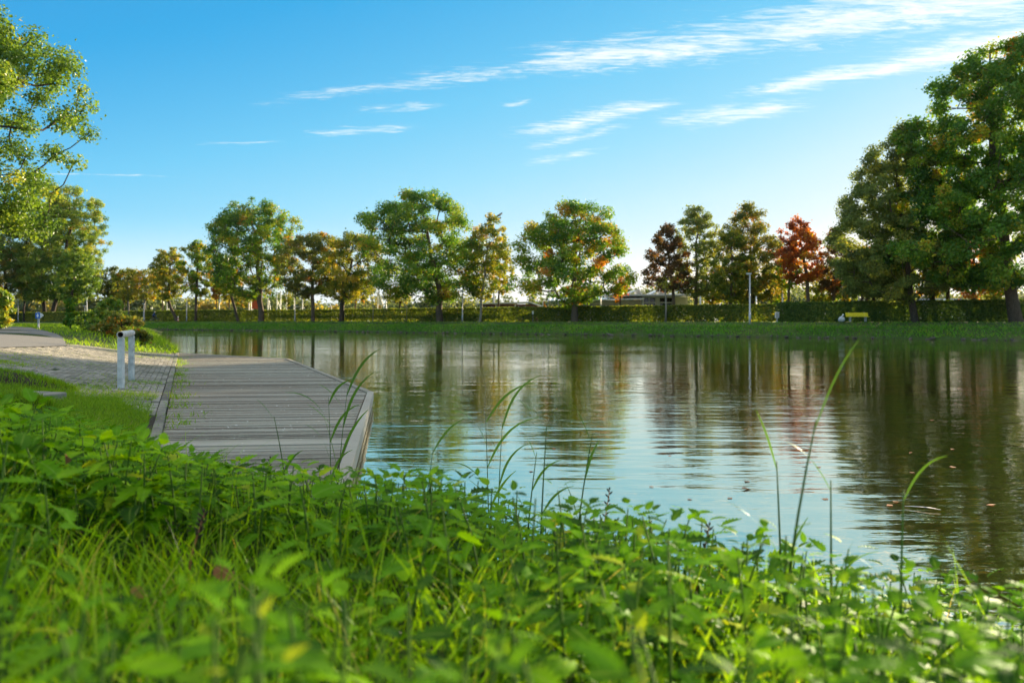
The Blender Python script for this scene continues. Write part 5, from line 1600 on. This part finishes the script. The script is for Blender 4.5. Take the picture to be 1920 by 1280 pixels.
# foreground grass
rng = np.random.RandomState(130)
n = 34000
y = rng.uniform(.5, 6.2, n) ; x = rng.uniform(-.75, .75, n) * y
s, px, left, grassy = bed_density(x, y)
pr = np.clip(.15 + .75 * grassy + .25 * vnoise(x * 2.5, y * 2.5, 41), .03, 1) * np.interp(y, [.5, 1, 6.2], [.5, 1, .8])
k = (s > .05) & (rng.uniform(size=n) < pr)
x, y, s, grassy = x[k], y[k], s[k], grassy[k]; n = len(x)
hgt = rng.uniform(.10, .30, n) * (1 + .25 * rng.uniform(size=n)) * np.where(grassy > .4, .62, 1.0) * np.interp(y, [.5, 1.2, 6], [.55, 1, 1.1])
# taller blades standing in tufts
cx_ = rng.uniform(0, 1, 190); cyy = rng.uniform(.8, 4.2, 190)
cxx = (X_at(1, 1) + cx_ * (X_at(1900, 1) - X_at(1, 1))) * cyy
ok = (shore_s(cxx, cyy) > .15) & (cxx / cyy > (470 - 960) / F)
cxx, cyy = cxx[ok], cyy[ok]
rep_ = rng.randint(5, 26, len(cxx))
tx_ = np.repeat(cxx, rep_) + rng.normal(0, .05, rep_.sum()); ty_ = np.repeat(cyy, rep_) + rng.normal(0, .05, rep_.sum())
th_ = rng.uniform(.15, .30, len(tx_)) * np.interp(ty_, [.9, 1.6, 4.2], [.6, .9, 1.1])
x = np.concatenate([x, tx_]); y = np.concatenate([y, ty_]); hgt = np.concatenate([hgt, th_]); n = len(x)
V, fs, ta = blades(np.column_stack([x, y, near_z(x, y) - .01]), hgt, rng.uniform(.004, .009, n), rng, np.clip(rng.normal(.52, .24, n), 0, 1), .75, 5, .45)
tag(new_obj('foreground_grass', npmesh('foreground_grass', V, fs, {'tone': ta}), 'grass_near'), 'long fresh grass blades growing through the nettles', 'grass', kind='stuff')

def gz0(x, y): return float(near_z(np.array(x), np.array(y)))
# reeds
def reed(label, px, D, base_y, top_y, leanpx, nl, seed, wid=.012):
    r = random.Random(seed)
    x0 = X_at(px, D)
    zg = float(near_z(np.array(x0), np.array(D)))
    zg = max(zg, -.05)
    h = Z_at(top_y, D) - zg; lx = leanpx * D / F
    th = thing('reed', label, 'reed', (x0, D, zg), 0, 'reeds along the near shore')
    st = lambda t: Vector((lx * t ** 1.6, 0.03 * t, h * t))
    MB().tube([st(i_ / 6) for i_ in range(7)], [.0045 * (1 - .7 * i_ / 6) for i_ in range(7)], 6).build('stem', 'reed_leaf' if False else 'nettle_stem', th, smooth=True)
    for k in range(nl):
        t0 = .45 + .5 * k / max(nl - 1, 1); b = st(t0)
        sd = 1 if (k + seed) % 2 else -1
        ln = h * r.uniform(.24, .40); el = r.uniform(1.0, 1.35); drp = r.uniform(.05, .45); az = r.uniform(-.5, .5) + (0 if sd > 0 else math.pi)
        V, Fs, tn = [], [], []
        m = 8
        for i_ in range(m + 1):
            t = i_ / m
            e = el - drp * t * t
            p = b + Vector((math.cos(az) * math.cos(e), math.sin(az) * math.cos(e), math.sin(e))) * ln * t
            w = wid * math.sin(math.pi * (t * .9 + .06)) ** .8
            V += [p + Vector((0.25 * w, w * .6, 0)) * .8 + Vector((w * .5 * math.sin(e), 0, -w * .5 * math.cos(e))) * sd, p - Vector((0.25 * w, w * .6, 0)) * .8 - Vector((w * .5 * math.sin(e), 0, -w * .5 * math.cos(e))) * sd]
            if i_: Fs.append((2 * i_ - 2, 2 * i_ - 1, 2 * i_ + 1, 2 * i_))
        me = npmesh('leaf', np.array([tuple(v) for v in V]), np.array(Fs), {'tone': np.full(len(V), r.uniform(.25, .7))}, smooth=True)
        new_obj('leaf', me, 'reed_leaf', th)
REEDS = [('leafy reed in front of the dock edge, left of two', 622, 5.3, 890, 745, -8, 5, 1, .012), ('leafy reed rising against the dock corner, right of two', 628, 5.1, 885, 728, 22, 6, 2, .012),
         ('reed before the water right of the dock, left of the group', 918, 4.2, 905, 776, -8, 5, 3, .011), ('reed before the water right of the dock, leaning right', 930, 4.1, 905, 790, 12, 4, 4, .010),
         ('short reed clump stem left of the dock corner water', 790, 4.6, 880, 838, 22, 3, 5, .009), ('slim bent reed over the nettles in the centre', 985, 3.0, 960, 850, 22, 3, 6, .008),
         ('slim upright reed in the centre', 1012, 2.8, 990, 800, 14, 2, 7, .008), ('slim reed leaning right in the centre', 1075, 2.9, 960, 815, 38, 3, 8, .008),
         ('reed with forked tip at the right water edge', 1470, 1.9, 1060, 868, -6, 2, 9, .007), ('tall near reed blade crossing the water at right', 1462, 1.5, 1120, 790, 80, 2, 10, .0042),
         ('upright reed blade at the right water edge', 1562, 1.75, 1080, 905, 6, 2, 11, .007), ('tall near reed with bent tip over the dark reflection', 1690, 1.6, 1080, 925, 18, 2, 12, .006),
         ('single grass-like reed in front of the dock planks', 540, 3.6, 940, 782, -30, 2, 13, .008)]
for rd in REEDS: reed(*rd)

# broad-leaved weeds and dry seed stalks among the nettles
def oval_leaf():
    V, Fc = [], []; m = 8
    for i_ in range(m + 1):
        t = i_ / m; w = .36 * math.sin(math.pi * min(t * .93 + .05, 1)) ** .75
        z = .10 * math.sin(t * 2.6) - .22 * t * t
        V += [(t, -w, z + .06), (t, 0, z), (t, w, z + .06)]
        if i_:
            a_ = 3 * (i_ - 1); Fc += [(a_, a_ + 3, a_ + 4, a_ + 1), (a_ + 1, a_ + 4, a_ + 5, a_ + 2)]
    return np.array(V), np.array(Fc)
OV, OF = oval_leaf()
for k, (px, D, lb) in enumerate([(995, 2.3, 'pale green broad-leaved weed in the middle of the nettle bed'), (1605, 1.25, 'round-leaved bright weed at the lower right of the bank'),
                                (1040, 2.15, 'yellowish broad-leaved weed just right of the pale one'), (760, 1.5, 'broad-leaved weed among the grass left of centre'),
                                (640, 1.15, 'low broad-leaved weed at the lower left of the bank')]):
    x0 = X_at(px, D); r = random.Random(90 + k)
    th = thing('broadleaf_weed', lb, 'weed', (x0, D, gz0(x0, D)))
    hh0 = .15 + .04 * (k % 3)
    MB().tube([(0, 0, -.02), (.01, 0, hh0 * .5), (0, .01, hh0)], [.005, .004, .003], 6).build('stem', 'nettle_stem', th, smooth=True)
    for j in range(7):
        az = j * 2.4 + r.uniform(-.2, .2); el = r.uniform(.15, .75); sz = r.uniform(.03, .052); t0 = .45 + .55 * j / 6
        d = np.array((math.cos(az) * math.cos(el), math.sin(az) * math.cos(el), math.sin(el))); yv = unit(np.cross((0, 0, 1.), d)); zv = np.cross(d, yv)
        V = (OV[:, :1] * d + OV[:, 1:2] * yv + OV[:, 2:] * zv) * sz + d * .012 + (0, 0, hh0 * t0)
        me = npmesh('leaf', V, OF, {'tone': np.full(len(V), (.86, .80, .95, .7, .75)[k]), 'rib': np.ones(len(V))}, smooth=True)
        new_obj('leaf', me, 'nettle_leaf', th)
for k, (px, D, top, lb) in enumerate([(494, 4.4, 858, 'dry brown seed stalk before the lower dock planks'), (1120, 2.6, 918, 'dry seed stalk leaning over the nettles right of centre'),
                                      (350, 1.75, 960, 'dry seed stalk standing in front of the left thicket'), (1300, 2.0, 985, 'dry seed stalk near the right water edge')]):
    x0 = X_at(px, D); zg = gz0(x0, D); h = Z_at(top, D) - zg; r = random.Random(k)
    th = thing('seed_stalk', lb, 'seed stalk', (x0, D, zg))
    MB().tube([(0, 0, -.02), (.01, 0, h * .5), (.04, 0, h)], [.003, .0025, .0012], 5).build('stalk', 'dead_leaf', th, smooth=True)
    mb = MB()
    for j in range(16):
        t0 = .68 + .32 * j / 15; az = j * 2.4
        p = Vector((.01 + .03 * t0 * t0, 0, h * t0)); e = p + Vector((math.cos(az) * .012, math.sin(az) * .012, .012))
        mb.tube([p, (p + e) / 2, e], [.001, .0032, .001], 5)
    mb.build('seed_head', 'soil', th, smooth=True)

# fallen leaves and floating bits
def curled_leaf(label, loc, size, seed, mat='dead_leaf', name='fallen_leaf', cat='leaf', rot=None):
    V, Fc, rib = NL[seed % 5]
    me = npmesh(name, V * size * np.array((1, 1.25, 1.3)) + np.array((-.5 * size, 0, .1 * size)), Fc, smooth=True)
    o = new_obj(name, me, mat); o.location = loc
    o.rotation_euler = rot or (random.Random(seed).uniform(-.3, .3), random.Random(seed + 1).uniform(-.3, .3), seed * 1.3)
    return tag(o, label, cat)
def gz(x, y): return float(near_z(np.array(x), np.array(y)))
curled_leaf('orange-brown dead leaf lying in the foreground grass left of centre', (X_at(425, 1.62), 1.62, gz(X_at(425, 1.62), 1.62) + .09), .055, 2, rot=(1.0, .2, .5))
curled_leaf('small dark red dead leaf low in the foreground grass at left', (X_at(262, 1.5), 1.5, gz(X_at(262, 1.5), 1.5) + .07), .035, 3, rot=(1.3, .6, .4))
curled_leaf('dark red leaf hidden in the left nettle thicket', (X_at(135, 1.9), 1.88, gz(X_at(135, 1.9), 1.9) + .26), .03, 4, rot=(.8, .4, 2))
curled_leaf('brown leaf floating on the pale water', (X_at(1402, D_at(917, 0)), D_at(917, 0), .004), .10, 1, rot=(0, 0, .1))
D = D_at(955, 0)
th = thing('floating_feather', 'white feather floating on the dark water at right', 'feather', (X_at(1730, D), D, .012), R(-35))
MB().tube([(-.13, 0, 0), (0, 0, .012), (.13, 0, .004)], [.002, .0025, .001], 5).build('quill', 'petal', th)
MB().add([(-.07, .012, .004), (.05, .014, .012), (.13, 0, .006), (.05, -.010, .012), (-.07, -.006, .004)], [(0, 1, 2, 3, 4)]).build('vane', 'petal', th)
rng = np.random.RandomState(61)
n = 70
yy_ = 6.5 + 40 * rng.uniform(size=n) ** 1.6; xx_ = rng.uniform(-.10, .62, n) * yy_
V, q_, _ = leaf_cards(np.column_stack([xx_, yy_, np.full(n, .006)]), rng.normal(size=(n, 3)) * .06 + (0, 0, 1), rng.uniform(.04, .09, n), rng.uniform(.03, .06, n), np.zeros(n), rng, .04)
tag(new_obj('floating_leaves', npmesh('floating_leaves', V, q_), 'dead_leaf'), 'small autumn leaves scattered over the water surface', 'leaves', kind='stuff')
# scattered petals and bits on the dock (uncountable)
rng = np.random.RandomState(55)
n = 420
C = []
while len(C) < n:
    p = np.array((rng.uniform(-12, -1.2), 6 + 24 * rng.uniform() ** 1.4))
    if in_poly(np.array(p[0]), np.array(p[1]), dock_poly): C.append((p[0], p[1], DZ + .011))
V, q_, _ = leaf_cards(np.array(C), rng.normal(size=(n, 3)) * .2 + (0, 0, 1), rng.uniform(.012, .04, n), rng.uniform(.01, .028, n), np.zeros(n), rng, .05)
tag(new_obj('dock_litter', npmesh('dock_litter', V, q_), 'petal'), 'pale petals and leaf bits strewn over the dock planks', 'litter', kind='stuff')

# thin evening haze
_, t, out = newmat('haze')
pv_ = t.n('ShaderNodeVolumePrincipled')
pv_.inputs['Color'].default_value = (0.95, 0.93, 0.88, 1)
pv_.inputs['Density'].default_value = 0.00003
pv_.inputs['Anisotropy'].default_value = 0.5
t.t.links.new(pv_.outputs[0], out.inputs['Volume'])
hz = MB().box((-620, -230, -2.5), (660, 780, 34)).build('haze', 'haze')
tag(hz, 'thin evening haze in the air over the river and park', 'haze', kind='stuff')
